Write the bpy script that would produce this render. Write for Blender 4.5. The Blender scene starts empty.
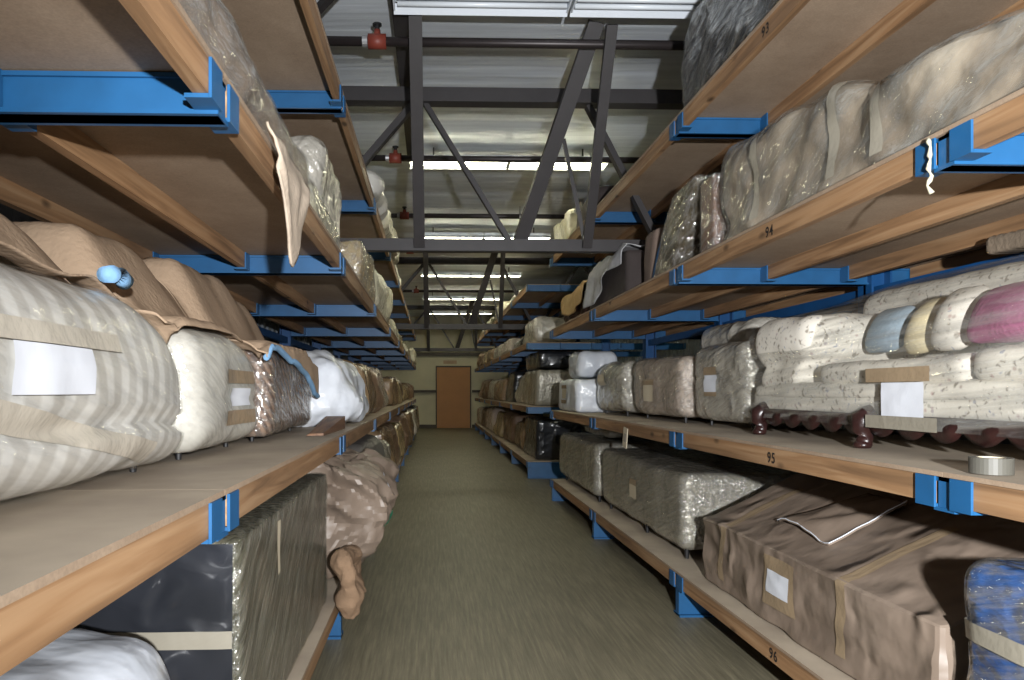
import bpy, bmesh, math, random
from mathutils import Vector, Matrix, noise
from mathutils.bvhtree import BVHTree
S = bpy.context.scene
COL = S.collection
R = math.radians
XL, XR = 0.55, 1.64          # distance of the two shelf fronts from the camera axis
CAMZ = 1.5

# ---------------------------------------------------------------- node helpers
def mat(name):
    m = bpy.data.materials.new(name); m.use_nodes = True
    nt = m.node_tree; nt.nodes.clear()
    out = nt.nodes.new('ShaderNodeOutputMaterial')
    return m, nt, out
def N(nt, kind, **kw):
    n = nt.nodes.new(kind)
    for k, v in kw.items():
        if k.startswith('_'): setattr(n, k[1:], v)
        else:
            n.inputs[k.replace('__', ' ')].default_value = v
    return n
def L(nt, a, ao, b, bi): nt.links.new(a.outputs[ao], b.inputs[bi])
def srgb(r, g, b):
    f = lambda c: (c/255/12.92) if c/255 <= .04045 else ((c/255+.055)/1.055)**2.4
    return (f(r), f(g), f(b), 1)
def coords(nt, scale=(1,1,1), rot=(0,0,0)):
    t = nt.nodes.new('ShaderNodeTexCoord')
    a = nt.nodes.new('ShaderNodeMapping'); a.inputs['Rotation'].default_value = rot
    m = nt.nodes.new('ShaderNodeMapping'); m.inputs['Scale'].default_value = scale
    L(nt, t, 'Object', a, 'Vector'); L(nt, a, 'Vector', m, 'Vector'); return m
def ramp(nt, src, out, stops):
    r = nt.nodes.new('ShaderNodeValToRGB'); L(nt, src, out, r, 'Fac')
    e = r.color_ramp.elements
    while len(e) < len(stops): e.new(.5)
    for el, (p, c) in zip(e, stops): el.position = p; el.color = c if len(c) == 4 else (*c, 1)
    return r
def mixc(nt, a, b, fac_node=None, fac_out='Fac', fac=.5, blend='MIX'):
    m = nt.nodes.new('ShaderNodeMix'); m.data_type = 'RGBA'; m.blend_type = blend
    m.inputs[0].default_value = fac
    if fac_node: L(nt, fac_node, fac_out, m, 0)
    for idx, v in ((6, a), (7, b)):
        if isinstance(v, tuple) and not hasattr(v[0], 'outputs'): m.inputs[idx].default_value = v
        else: nt.links.new(v[0].outputs[v[1]], m.inputs[idx])
    return m
def mathn(nt, op, a, b=None):
    m = nt.nodes.new('ShaderNodeMath'); m.operation = op
    for i, v in enumerate((a, b)):
        if v is None: continue
        if isinstance(v, (int, float)): m.inputs[i].default_value = v
        else: nt.links.new(v[0].outputs[v[1]], m.inputs[i])
    return m
def simple(name, c, rough=.6, metal=0, var=.12, scale=6, bump=0, bscale=60, spec=.5):
    m, nt, out = mat(name)
    b = N(nt, 'ShaderNodeBsdfPrincipled', Roughness=rough, Metallic=metal)
    b.inputs['Specular IOR Level'].default_value = spec
    co = coords(nt)
    n = N(nt, 'ShaderNodeTexNoise', Scale=scale, Detail=5.0); L(nt, co, 'Vector', n, 'Vector')
    d = tuple(x*(1-var) for x in c[:3]) + (1,); u = tuple(min(1, x*(1+var)) for x in c[:3]) + (1,)
    r = ramp(nt, n, 'Fac', [(.3, d), (.7, u)])
    L(nt, r, 'Color', b, 'Base Color')
    if bump:
        n2 = N(nt, 'ShaderNodeTexNoise', Scale=bscale, Detail=4.0); L(nt, co, 'Vector', n2, 'Vector')
        bp = N(nt, 'ShaderNodeBump', Strength=bump, Distance=.01); L(nt, n2, 'Fac', bp, 'Height'); L(nt, bp, 'Normal', b, 'Normal')
    L(nt, b, 'BSDF', out, 'Surface'); return m
def crumple(nt, scale, streak=(3, 30, 30), srot=(0,0,0), wv=1.0, ws=.5):
    """height of a creased sheet: sharp ridges plus stretch streaks"""
    co = coords(nt)
    v = N(nt, 'ShaderNodeTexNoise', Scale=scale*.8, Detail=4.0, Roughness=.6, Distortion=.7)
    v.noise_type = 'RIDGED_MULTIFRACTAL'; v.normalize = True; v.inputs['Lacunarity'].default_value = 2.3
    L(nt, co, 'Vector', v, 'Vector')
    st = coords(nt, streak, srot)
    n2 = N(nt, 'ShaderNodeTexNoise', Scale=1.0, Detail=2.0); L(nt, st, 'Vector', n2, 'Vector')
    a = mathn(nt, 'MULTIPLY', (v, 'Fac'), wv)
    b = mathn(nt, 'MULTIPLY', (n2, 'Fac'), ws)
    return mathn(nt, 'ADD', (a, 0), (b, 0)), co, n2
def wrapmat(name, cols, coat=1.0, crough=.12, scale=7, streak=(3,40,40), srot=(0,.5,0), bump=.6, wv=.5, ws=.6,
            rough=.6, pscale=2.5, hi=None, base_bump=.3, metal=0.0):
    """cloth, card or paper seen through a tight clear film"""
    m, nt, out = mat(name)
    h, co, stn = crumple(nt, scale, streak, srot, wv, ws)
    b = N(nt, 'ShaderNodeBsdfPrincipled', Roughness=rough, Metallic=metal)
    n = N(nt, 'ShaderNodeTexNoise', Scale=pscale, Detail=6.0); L(nt, co, 'Vector', n, 'Vector')
    k = len(cols)
    r = ramp(nt, n, 'Fac', [(.3 + .4*i/max(1, k-1), c) for i, c in enumerate(cols)])
    src = (r, 'Color')
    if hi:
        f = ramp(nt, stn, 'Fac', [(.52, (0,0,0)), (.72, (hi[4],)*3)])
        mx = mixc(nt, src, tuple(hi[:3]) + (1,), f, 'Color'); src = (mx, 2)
    nt.links.new(src[0].outputs[src[1]], b.inputs['Base Color'])
    bp = N(nt, 'ShaderNodeBump', Strength=min(1, bump*1.3), Distance=.07); L(nt, h, 0, bp, 'Height')
    b2 = N(nt, 'ShaderNodeBump', Strength=min(1, base_bump*1.3), Distance=.035); L(nt, h, 0, b2, 'Height')
    L(nt, b2, 'Normal', b, 'Normal'); L(nt, bp, 'Normal', b, 'Coat Normal')
    b.inputs['Coat Weight'].default_value = coat; b.inputs['Coat Roughness'].default_value = crough
    L(nt, b, 'BSDF', out, 'Surface'); return m
def filmmat(name, haze=.05, tint=(.97,.97,.96,1), scale=9, streak=(34,3,34), srot=(.35,0,0), bump=.9, hz=(.8,.8,.78,1), rough=.12, spread=.16, gloss=.27, wv=.75):
    m, nt, out = mat(name)
    h, co, stn = crumple(nt, scale, streak, srot, wv, .9)
    bp = N(nt, 'ShaderNodeBump', Strength=bump, Distance=.06); L(nt, h, 0, bp, 'Height')
    tr = N(nt, 'ShaderNodeBsdfTransparent', Color=tint)
    df = N(nt, 'ShaderNodeBsdfDiffuse', Color=hz)
    gl = N(nt, 'ShaderNodeBsdfGlossy', Roughness=rough); gl.inputs['Color'].default_value = (1,.99,.94,1); L(nt, bp, 'Normal', gl, 'Normal')
    r = ramp(nt, stn, 'Fac', [(.42, (haze*.4,)*3), (.75, (haze + spread,)*3)])
    m1 = nt.nodes.new('ShaderNodeMixShader'); L(nt, r, 'Color', m1, 0); L(nt, tr, 'BSDF', m1, 1); L(nt, df, 'BSDF', m1, 2)
    r2 = ramp(nt, stn, 'Fac', [(.35, (gloss*.5,)*3), (.7, (gloss*1.6,)*3)])
    m2 = nt.nodes.new('ShaderNodeMixShader'); L(nt, r2, 'Color', m2, 0); L(nt, m1, 'Shader', m2, 1); L(nt, gl, 'BSDF', m2, 2)
    L(nt, m2, 'Shader', out, 'Surface'); return m

# ---------------------------------------------------------------- materials
M = {}
def wood(name, a, b, c, axis=1, rough=.65):
    m, nt, out = mat(name)
    sc = [22, 22, 22]; sc[axis] = 1.1
    co = coords(nt, tuple(sc))
    oi = nt.nodes.new('ShaderNodeObjectInfo')
    ad = nt.nodes.new('ShaderNodeVectorMath'); ad.operation = 'MULTIPLY_ADD'
    L(nt, oi, 'Random', ad, 0); ad.inputs[1].default_value = (40, 40, 40); L(nt, co, 'Vector', ad, 2)
    n = N(nt, 'ShaderNodeTexNoise', Scale=1.0, Detail=6.0, Distortion=1.2); nt.links.new(ad.outputs[0], n.inputs['Vector'])
    r = ramp(nt, n, 'Fac', [(.3, a), (.5, b), (.72, c)])
    kc = coords(nt, (9, 9, 9) if axis != 1 else (9, 4.2, 9))
    ak = nt.nodes.new('ShaderNodeVectorMath'); ak.operation = 'MULTIPLY_ADD'
    L(nt, oi, 'Random', ak, 0); ak.inputs[1].default_value = (13, 31, 7); L(nt, kc, 'Vector', ak, 2)
    v = N(nt, 'ShaderNodeTexVoronoi', Scale=.55); nt.links.new(ak.outputs[0], v.inputs['Vector'])
    k = ramp(nt, v, 'Distance', [(.05, (1,1,1)), (.13, (0,0,0))])
    mx = mixc(nt, (r, 'Color'), tuple(x*.42 for x in a[:3]) + (1,), k, 'Color')
    big = N(nt, 'ShaderNodeTexNoise', Scale=.5, Detail=2.0); nt.links.new(ad.outputs[0], big.inputs['Vector'])
    rb = ramp(nt, big, 'Fac', [(.3, (.72,.72,.72)), (.7, (1.1,1.08,1.05))])
    mm = mixc(nt, (mx, 2), (rb, 'Color'), fac=1.0, blend='MULTIPLY')
    bs = N(nt, 'ShaderNodeBsdfPrincipled', Roughness=rough); L(nt, mm, 2, bs, 'Base Color')
    bp = N(nt, 'ShaderNodeBump', Strength=.25, Distance=.003); L(nt, n, 'Fac', bp, 'Height'); L(nt, bp, 'Normal', bs, 'Normal')
    L(nt, bs, 'BSDF', out, 'Surface'); return m
M['pine'] = wood('pine', srgb(124,94,66), srgb(153,118,84), srgb(174,142,108))
M['oldwood'] = wood('oldwood', srgb(92,64,48), srgb(120,88,66), srgb(146,112,86))
def board():
    m, nt, out = mat('particle_board')
    co = coords(nt)
    n = N(nt, 'ShaderNodeTexNoise', Scale=3.0, Detail=8.0, Roughness=.7); L(nt, co, 'Vector', n, 'Vector')
    r = ramp(nt, n, 'Fac', [(.3, srgb(140,119,98)), (.7, srgb(164,143,121))])
    f = N(nt, 'ShaderNodeTexNoise', Scale=140.0, Detail=2.0); L(nt, co, 'Vector', f, 'Vector')
    rf = ramp(nt, f, 'Fac', [(.3, (.86,.86,.86)), (.7, (1.06,1.06,1.06))])
    mx = mixc(nt, (r, 'Color'), (rf, 'Color'), fac=1.0, blend='MULTIPLY')
    # dusty upper face
    g = nt.nodes.new('ShaderNodeNewGeometry'); sx = nt.nodes.new('ShaderNodeSeparateXYZ'); L(nt, g, 'Normal', sx, 0)
    up = mathn(nt, 'GREATER_THAN', (sx, 'Z'), .5)
    dn = N(nt, 'ShaderNodeTexNoise', Scale=2.2, Detail=7.0); L(nt, co, 'Vector', dn, 'Vector')
    rd = ramp(nt, dn, 'Fac', [(.3, srgb(150,136,120)), (.7, srgb(186,172,152))])
    m2 = mixc(nt, (mx, 2), (rd, 'Color'), up, 0)
    b = N(nt, 'ShaderNodeBsdfPrincipled', Roughness=.75); L(nt, m2, 2, b, 'Base Color')
    L(nt, b, 'BSDF', out, 'Surface'); return m
M['board'] = board()
M['blue'] = simple('blue_enamel', srgb(30,86,132), .42, var=.1, scale=9)
M['bluedark'] = simple('blue_enamel_column', srgb(20,74,126), .45, var=.12, scale=5)
M['steel'] = simple('brown_primer_steel', srgb(54,51,52), .55, var=.1)
M['pipe'] = simple('black_iron_pipe', srgb(52,46,46), .4, metal=.4)
M['red'] = simple('red_fitting', srgb(128,58,46), .5)
M['dark'] = simple('dark_metal', srgb(30,30,32), .5)
M['chrome'] = simple('grey_clamp', srgb(170,170,172), .4, metal=.6)
M['ink'] = simple('black_stencil_ink', srgb(30,22,18), .8)
M['paper'] = simple('white_paper', srgb(216,219,226), .7, var=.03, bump=.15, bscale=18)
M['oldpaper'] = simple('beige_paper', srgb(196,184,160), .7, var=.05)
M['whitefix'] = simple('white_fixture_enamel', srgb(226,232,240), .35, var=.02)
M['trim'] = simple('light_blue_binding', srgb(126,168,206), .8, bump=.3)
def tapem(name, c):
    m = wrapmat(name, [c, tuple(x*1.15 for x in c[:3]) + (1,)], coat=.7, crough=.25, scale=14, streak=(8,40,40), bump=.22, base_bump=.06, rough=.5)
    return m
M['tape'] = tapem('brown_packing_tape', srgb(150,130,104))
M['greytape'] = tapem('grey_packing_tape', srgb(142,136,122))
M['hazetape'] = tapem('hazy_tape', srgb(182,174,160))
def floor():
    m, nt, out = mat('worn_concrete')
    co = coords(nt, (16, .7, 1), (0, 0, .0))
    n = N(nt, 'ShaderNodeTexNoise', Scale=3.0, Detail=8.0, Roughness=.7); L(nt, co, 'Vector', n, 'Vector')
    c2 = coords(nt)
    n2 = N(nt, 'ShaderNodeTexNoise', Scale=.9, Detail=6.0, Roughness=.65); L(nt, c2, 'Vector', n2, 'Vector')
    r = ramp(nt, n, 'Fac', [(.32, srgb(96,91,75)), (.5, srgb(116,110,92)), (.72, srgb(142,135,114))])
    r2 = ramp(nt, n2, 'Fac', [(.3, (.84,.84,.82)), (.7, (1.06,1.06,1.04))])
    mx = mixc(nt, (r, 'Color'), (r2, 'Color'), fac=1.0, blend='MULTIPLY')
    b = N(nt, 'ShaderNodeBsdfPrincipled', Roughness=.48); b.inputs['Specular IOR Level'].default_value = .35
    L(nt, mx, 2, b, 'Base Color')
    bp = N(nt, 'ShaderNodeBump', Strength=.2, Distance=.004); L(nt, n, 'Fac', bp, 'Height'); L(nt, bp, 'Normal', b, 'Normal')
    L(nt, b, 'BSDF', out, 'Surface'); return m
M['floor'] = floor()
def insul():
    m, nt, out = mat('white_vinyl_insulation')
    co = coords(nt, (.5, 9, 1), (0, 0, .03))
    n = N(nt, 'ShaderNodeTexNoise', Scale=1.4, Detail=5.0); L(nt, co, 'Vector', n, 'Vector')
    r = ramp(nt, n, 'Fac', [(.3, srgb(200,206,214)), (.7, srgb(228,234,240))])
    b = N(nt, 'ShaderNodeBsdfPrincipled', Roughness=.3); L(nt, r, 'Color', b, 'Base Color')
    b.inputs['Metallic'].default_value = .2
    bp = N(nt, 'ShaderNodeBump', Strength=.35, Distance=.03); L(nt, n, 'Fac', bp, 'Height'); L(nt, bp, 'Normal', b, 'Normal')
    L(nt, b, 'BSDF', out, 'Surface'); return m
M['insul'] = insul()
M['wall'] = simple('cream_wall_panel', srgb(196,190,160), .6, var=.08, scale=1.5)
M['wallwhite'] = simple('pale_ribbed_wall', srgb(128,136,144), .5, var=.06, scale=1.5)
M['door'] = simple('brown_door', srgb(168,116,58), .5, var=.06, scale=2)
M['girt'] = simple('dark_girt', srgb(70,62,50), .6)

# wrapped goods
M['whitesofa'] = None
def stripe_fabric():
    m, nt, out = mat('off_white_striped_cover_under_film')
    h, co, stn = crumple(nt, 9, (30, 1.4, 30), (.22,0,0), .35, .8)
    w = N(nt, 'ShaderNodeTexWave', Scale=3.4, Distortion=2.4, Detail=1.0); w.bands_direction = 'Y'
    L(nt, co, 'Vector', w, 'Vector')
    r = ramp(nt, w, 'Fac', [(.3, srgb(178,173,165)), (.55, srgb(206,203,197)), (.75, srgb(224,222,218))])
    n = N(nt, 'ShaderNodeTexNoise', Scale=2.6, Detail=4.0); L(nt, co, 'Vector', n, 'Vector')
    r2 = ramp(nt, n, 'Fac', [(.4, srgb(202,198,190)), (.65, srgb(232,230,226))])
    mx = mixc(nt, (r, 'Color'), (r2, 'Color'), fac=.45)
    b = N(nt, 'ShaderNodeBsdfPrincipled', Roughness=.6); L(nt, mx, 2, b, 'Base Color')
    bp = N(nt, 'ShaderNodeBump', Strength=.45, Distance=.02); L(nt, h, 0, bp, 'Height')
    b2 = N(nt, 'ShaderNodeBump', Strength=.08, Distance=.02); L(nt, h, 0, b2, 'Height'); L(nt, b2, 'Normal', b, 'Normal')
    L(nt, bp, 'Normal', b, 'Coat Normal'); b.inputs['Coat Weight'].default_value = .6; b.inputs['Coat Roughness'].default_value = .2
    L(nt, b, 'BSDF', out, 'Surface'); return m
M['whitesofa'] = stripe_fabric()
M['cream'] = wrapmat('cream_cover_under_film', [srgb(190,187,178), srgb(216,213,205)], streak=(30,2.5,30), srot=(.5,0,0), bump=.4, base_bump=.06, scale=7, coat=.7, wv=.5)
M['blanket'] = simple('tan_moving_blanket', srgb(172,148,124), .9, var=.10, scale=5, bump=.5, bscale=45, spec=.2)
M['oldblanket'] = simple('dull_brown_cloth', srgb(134,110,88), .9, var=.14, scale=7, bump=.5, bscale=45, spec=.2)
M['blanket2'] = simple('ochre_blanket', srgb(168,140,98), .9, var=.12, scale=5, bump=.5, bscale=45, spec=.2)
M['greycloth'] = simple('grey_felt_cloth', srgb(176,176,178), .9, var=.14, scale=14, bump=.6, bscale=60, spec=.2)
def cord():
    m, nt, out = mat('brown_corduroy_under_film')
    h, co, stn = crumple(nt, 5, (30,30,2), (0,.3,.3), .6, .5)
    w = N(nt, 'ShaderNodeTexWave', Scale=9.0, Distortion=.5); w.bands_direction = 'DIAGONAL'; L(nt, co, 'Vector', w, 'Vector')
    r = ramp(nt, w, 'Fac', [(.2, srgb(92,70,58)), (.7, srgb(150,122,102))])
    b = N(nt, 'ShaderNodeBsdfPrincipled', Roughness=.7); L(nt, r, 'Color', b, 'Base Color')
    bp = N(nt, 'ShaderNodeBump', Strength=.9, Distance=.03); L(nt, h, 0, bp, 'Height'); L(nt, bp, 'Normal', b, 'Coat Normal')
    b2 = N(nt, 'ShaderNodeBump', Strength=.5, Distance=.01); L(nt, w, 'Fac', b2, 'Height'); L(nt, b2, 'Normal', b, 'Normal')
    b.inputs['Coat Weight'].default_value = 1; b.inputs['Coat Roughness'].default_value = .1
    L(nt, b, 'BSDF', out, 'Surface'); return m
M['cord'] = cord()
M['bag'] = wrapmat('white_plastic_bag', [srgb(206,212,222), srgb(232,236,242)], coat=.4, crough=.2, scale=5, bump=.9, wv=1.3, ws=.3, rough=.4, base_bump=.7, streak=(6,10,10))
M['kraft'] = wrapmat('kraft_paper', [srgb(118,103,90), srgb(141,125,111)], coat=.08, crough=.35, scale=5, bump=.6, wv=1.3, ws=.25, rough=.5, base_bump=.75, streak=(5,9,9))
M['kraftdark'] = wrapmat('dark_kraft_paper', [srgb(104,82,64), srgb(134,108,84)], coat=.4, crough=.3, scale=5, bump=.7, wv=1.3, ws=.3, rough=.5, base_bump=.6, streak=(5,9,9))
M['kraftfilm'] = wrapmat('kraft_paper_under_film', [srgb(120,96,70), srgb(160,134,100)], coat=1, crough=.12, scale=5, bump=1.0, wv=1.0, ws=.5, rough=.5, base_bump=.4, streak=(5,14,14))
M['greyfilm'] = wrapmat('grey_cover_under_film', [srgb(142,138,124), srgb(180,174,160)], streak=(26,2.2,26), srot=(.2,0,0), bump=.7, ws=.9, wv=.4, scale=8, base_bump=.25, rough=.3, metal=.25, crough=.09)
M['silver'] = wrapmat('silvery_film', [srgb(178,173,162), srgb(216,211,200)], streak=(20,4,20), srot=(.25,0,0), bump=1.0, ws=.6, wv=1.0, scale=9, base_bump=.5, rough=.3, crough=.1, metal=.15)
M['pinkgrey'] = wrapmat('pinkish_grey_cover_under_film', [srgb(178,162,150), srgb(202,186,172)], streak=(30,4,30), bump=.7, ws=.5, wv=.5, scale=9, base_bump=.2, rough=.5)
M['black'] = wrapmat('black_plastic_under_film', [srgb(26,28,32), srgb(44,46,52)], streak=(2,9,5), srot=(0,.7,.2), bump=.8, ws=.5, wv=1.0, scale=7, base_bump=.5, rough=.3, crough=.14)
def boxfilm():
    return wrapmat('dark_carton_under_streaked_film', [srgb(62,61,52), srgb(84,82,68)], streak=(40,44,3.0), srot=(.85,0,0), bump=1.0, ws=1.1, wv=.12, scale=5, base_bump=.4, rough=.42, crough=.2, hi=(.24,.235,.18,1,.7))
M['boxfilm'] = boxfilm()
M['tanfilm'] = wrapmat('tan_cover_under_film', [srgb(150,128,92), srgb(190,170,128)], streak=(6,20,20), bump=1.0, ws=.6, wv=.8, scale=7, base_bump=.35, rough=.45, crough=.1)
M['darkfilm'] = wrapmat('dark_frame_under_film', [srgb(62,54,42), srgb(104,92,66)], streak=(8,20,20), bump=1.0, ws=.7, wv=1.0, scale=9, base_bump=.5, rough=.4, crough=.09)
M['creamfilm'] = wrapmat('pale_cover_under_film', [srgb(176,170,146), srgb(214,208,184)], streak=(6,20,20), bump=.8, ws=.6, wv=.8, scale=6, base_bump=.3, rough=.5, crough=.12)
M['bluewrap'] = wrapmat('blue_plastic_under_film', [srgb(24,66,126), srgb(50,104,172)], streak=(9,9,30), bump=1.0, ws=.7, wv=1.0, scale=10, base_bump=.6, rough=.4, crough=.12)
M['film'] = filmmat('clear_stretch_film')
M['filmdiag'] = filmmat('diagonal_stretch_film', srot=(.85,0,0), streak=(40,44,3.0), spread=.30, gloss=.2, wv=.25, hz=(.5,.49,.4,1))
M['filmsoft'] = filmmat('soft_stretch_film', bump=.35, spread=.10, haze=.03, gloss=.12)
M['filmhazy'] = filmmat('hazy_stretch_film', haze=.10, srot=(0,0,.5), streak=(20,3,26))
M['tarp'] = simple('grey_tarp', srgb(96,92,88), .55, var=.15, bump=.3, bscale=8)
M['darkcloth'] = simple('dark_brown_cloth', srgb(58,50,48), .85, bump=.4)
M['mahogany'] = simple('dark_mahogany', srgb(44,24,22), .32, var=.3, scale=20, bump=.3, bscale=30)
M['pinkcloth'] = simple('pink_cushion_cover', srgb(166,98,130), .85, var=.08, bump=.4, bscale=50)
M['bluecloth'] = simple('pale_blue_cushion_cover', srgb(142,158,170), .85, var=.1, bump=.4, bscale=50)
M['creamcloth'] = simple('cream_cushion_cover', srgb(206,192,156), .85, var=.1, bump=.4, bscale=50)
M['teal'] = simple('green_strap', srgb(30,140,108), .6)
M['ducttape'] = simple('grey_tape_roll', srgb(84,82,75), .5, var=.05)
def floral():
    m, nt, out = mat('white_floral_fabric')
    co = coords(nt)
    n = N(nt, 'ShaderNodeTexNoise', Scale=34.0, Detail=3.0, Distortion=.5); L(nt, co, 'Vector', n, 'Vector')
    r = ramp(nt, n, 'Fac', [(.34, srgb(150,142,130)), (.40, srgb(214,208,196)), (.66, srgb(218,212,200)), (.72, srgb(150,154,166))])
    v = N(nt, 'ShaderNodeTexVoronoi', Scale=22.0); L(nt, co, 'Vector', v, 'Vector')
    k = ramp(nt, v, 'Distance', [(.12, (.55,.55,.55)), (.24, (0,0,0))])
    hue = ramp(nt, v, 'Color', [(.3, srgb(120,112,96)), (.6, srgb(166,120,116)), (.8, srgb(110,116,140))])
    mx = mixc(nt, (r, 'Color'), (hue, 'Color'), k, 'Color')
    b = N(nt, 'ShaderNodeBsdfPrincipled', Roughness=.8); L(nt, mx, 2, b, 'Base Color')
    L(nt, b, 'BSDF', out, 'Surface'); return m
M['floral'] = floral()
def emit(name, c, s):
    m, nt, out = mat(name)
    e = N(nt, 'ShaderNodeEmission', Color=c, Strength=s); L(nt, e, 'Emission', out, 'Surface'); return m
M['tube'] = emit('lit_fluorescent_tube', (1, .94, .66, 1), 30)
M['tubeoff'] = simple('unlit_tube', srgb(230,236,242), .3, var=.01)

# ---------------------------------------------------------------- mesh helpers
class MB:
    def __init__(s): s.bm = bmesh.new()
    def box(s, x0, x1, y0, y1, z0, z1, bev=0):
        m = Matrix.Translation(((x0+x1)/2, (y0+y1)/2, (z0+z1)/2)) @ Matrix.Diagonal((abs(x1-x0), abs(y1-y0), abs(z1-z0), 1))
        r = bmesh.ops.create_cube(s.bm, size=1, matrix=m)
        if bev:
            es = {e for v in r['verts'] for e in v.link_edges}
            bmesh.ops.bevel(s.bm, geom=list(es), offset=bev, segments=2, affect='EDGES')
        return s
    def bar(s, a, b, w, h, up=(0,0,1), bev=0):
        a, b = Vector(a), Vector(b); d = (b-a); l = d.length; d.normalize()
        u = Vector(up); x = d.cross(u)
        if x.length < 1e-4: x = d.cross(Vector((1,0,0)))
        x.normalize(); z = x.cross(d)
        m = Matrix.Translation((a+b)/2) @ Matrix((x, d, z)).transposed().to_4x4() @ Matrix.Diagonal((w, l, h, 1))
        r = bmesh.ops.create_cube(s.bm, size=1, matrix=m)
        if bev: bmesh.ops.bevel(s.bm, geom=list({e for v in r['verts'] for e in v.link_edges}), offset=bev, segments=2, affect='EDGES')
        return s
    def cyl(s, a, b, r1, r2=None, n=14):
        a, b = Vector(a), Vector(b); d = b-a
        q = Vector((0,0,1)).rotation_difference(d.normalized()).to_matrix().to_4x4()
        bmesh.ops.create_cone(s.bm, cap_ends=True, segments=n, radius1=r1, radius2=r1 if r2 is None else r2, depth=d.length, matrix=Matrix.Translation((a+b)/2) @ q)
        return s
    def sweep(s, pts, rad, n=8):
        pts = [Vector(p) for p in pts]; rings = []
        for i, p in enumerate(pts):
            t = (pts[min(i+1, len(pts)-1)] - pts[max(i-1, 0)]).normalized()
            x = t.cross(Vector((0, 1, .1))).normalized(); y = x.cross(t)
            rr = rad[i] if isinstance(rad, (list, tuple)) else rad
            rings.append([s.bm.verts.new(p + rr*(math.cos(2*math.pi*k/n)*x + math.sin(2*math.pi*k/n)*y)) for k in range(n)])
        for a, b in zip(rings, rings[1:]):
            for k in range(n): s.bm.faces.new((a[k], a[(k+1) % n], b[(k+1) % n], b[k]))
        s.bm.faces.new(rings[0][::-1]); s.bm.faces.new(rings[-1]); return s
    def lathe(s, prof, c=(0,0,0), n=24):
        rings = []
        for r, z in prof: rings.append([s.bm.verts.new((c[0]+r*math.cos(2*math.pi*k/n), c[1]+r*math.sin(2*math.pi*k/n), c[2]+z)) for k in range(n)])
        for a, b in zip(rings, rings[1:]):
            for k in range(n): s.bm.faces.new((a[k], a[(k+1) % n], b[(k+1) % n], b[k]))
        return s
    def grid(s, f, nu, nv):
        g = [[s.bm.verts.new(f(i/nu, j/nv)) for j in range(nv+1)] for i in range(nu+1)]
        for i in range(nu):
            for j in range(nv): s.bm.faces.new((g[i][j], g[i+1][j], g[i+1][j+1], g[i][j+1]))
        return s
    def build(s, name, m, parent=None, smooth=False, solid=0, loc=None):
        bmesh.ops.recalc_face_normals(s.bm, faces=s.bm.faces[:])
        me = bpy.data.meshes.new(name); s.bm.to_mesh(me); s.bm.free()
        if smooth:
            for p in me.polygons: p.use_smooth = True
        me.materials.append(m)
        o = bpy.data.objects.new(name, me); COL.objects.link(o)
        if parent: o.parent = parent
        if loc: o.location = loc
        if solid:
            md = o.modifiers.new('thickness', 'SOLIDIFY'); md.thickness = solid
        return o
def tag(o, label=None, cat=None, group=None, kind=None):
    for k, v in (('label', label), ('category', cat), ('group', group), ('kind', kind)):
        if v: o[k] = v
    return o
def empty(name, loc, label, cat, group=None, rz=0):
    o = bpy.data.objects.new(name, None); COL.objects.link(o); o.location = loc; o.rotation_euler.z = rz
    o.empty_display_size = .1
    return tag(o, label, cat, group)
def children(o): return list(o.children)
def copy_tree(o, parent=None):
    c = o.copy(); COL.objects.link(c); c.parent = parent
    for ch in children(o): copy_tree(ch, c)
    return c

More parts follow.
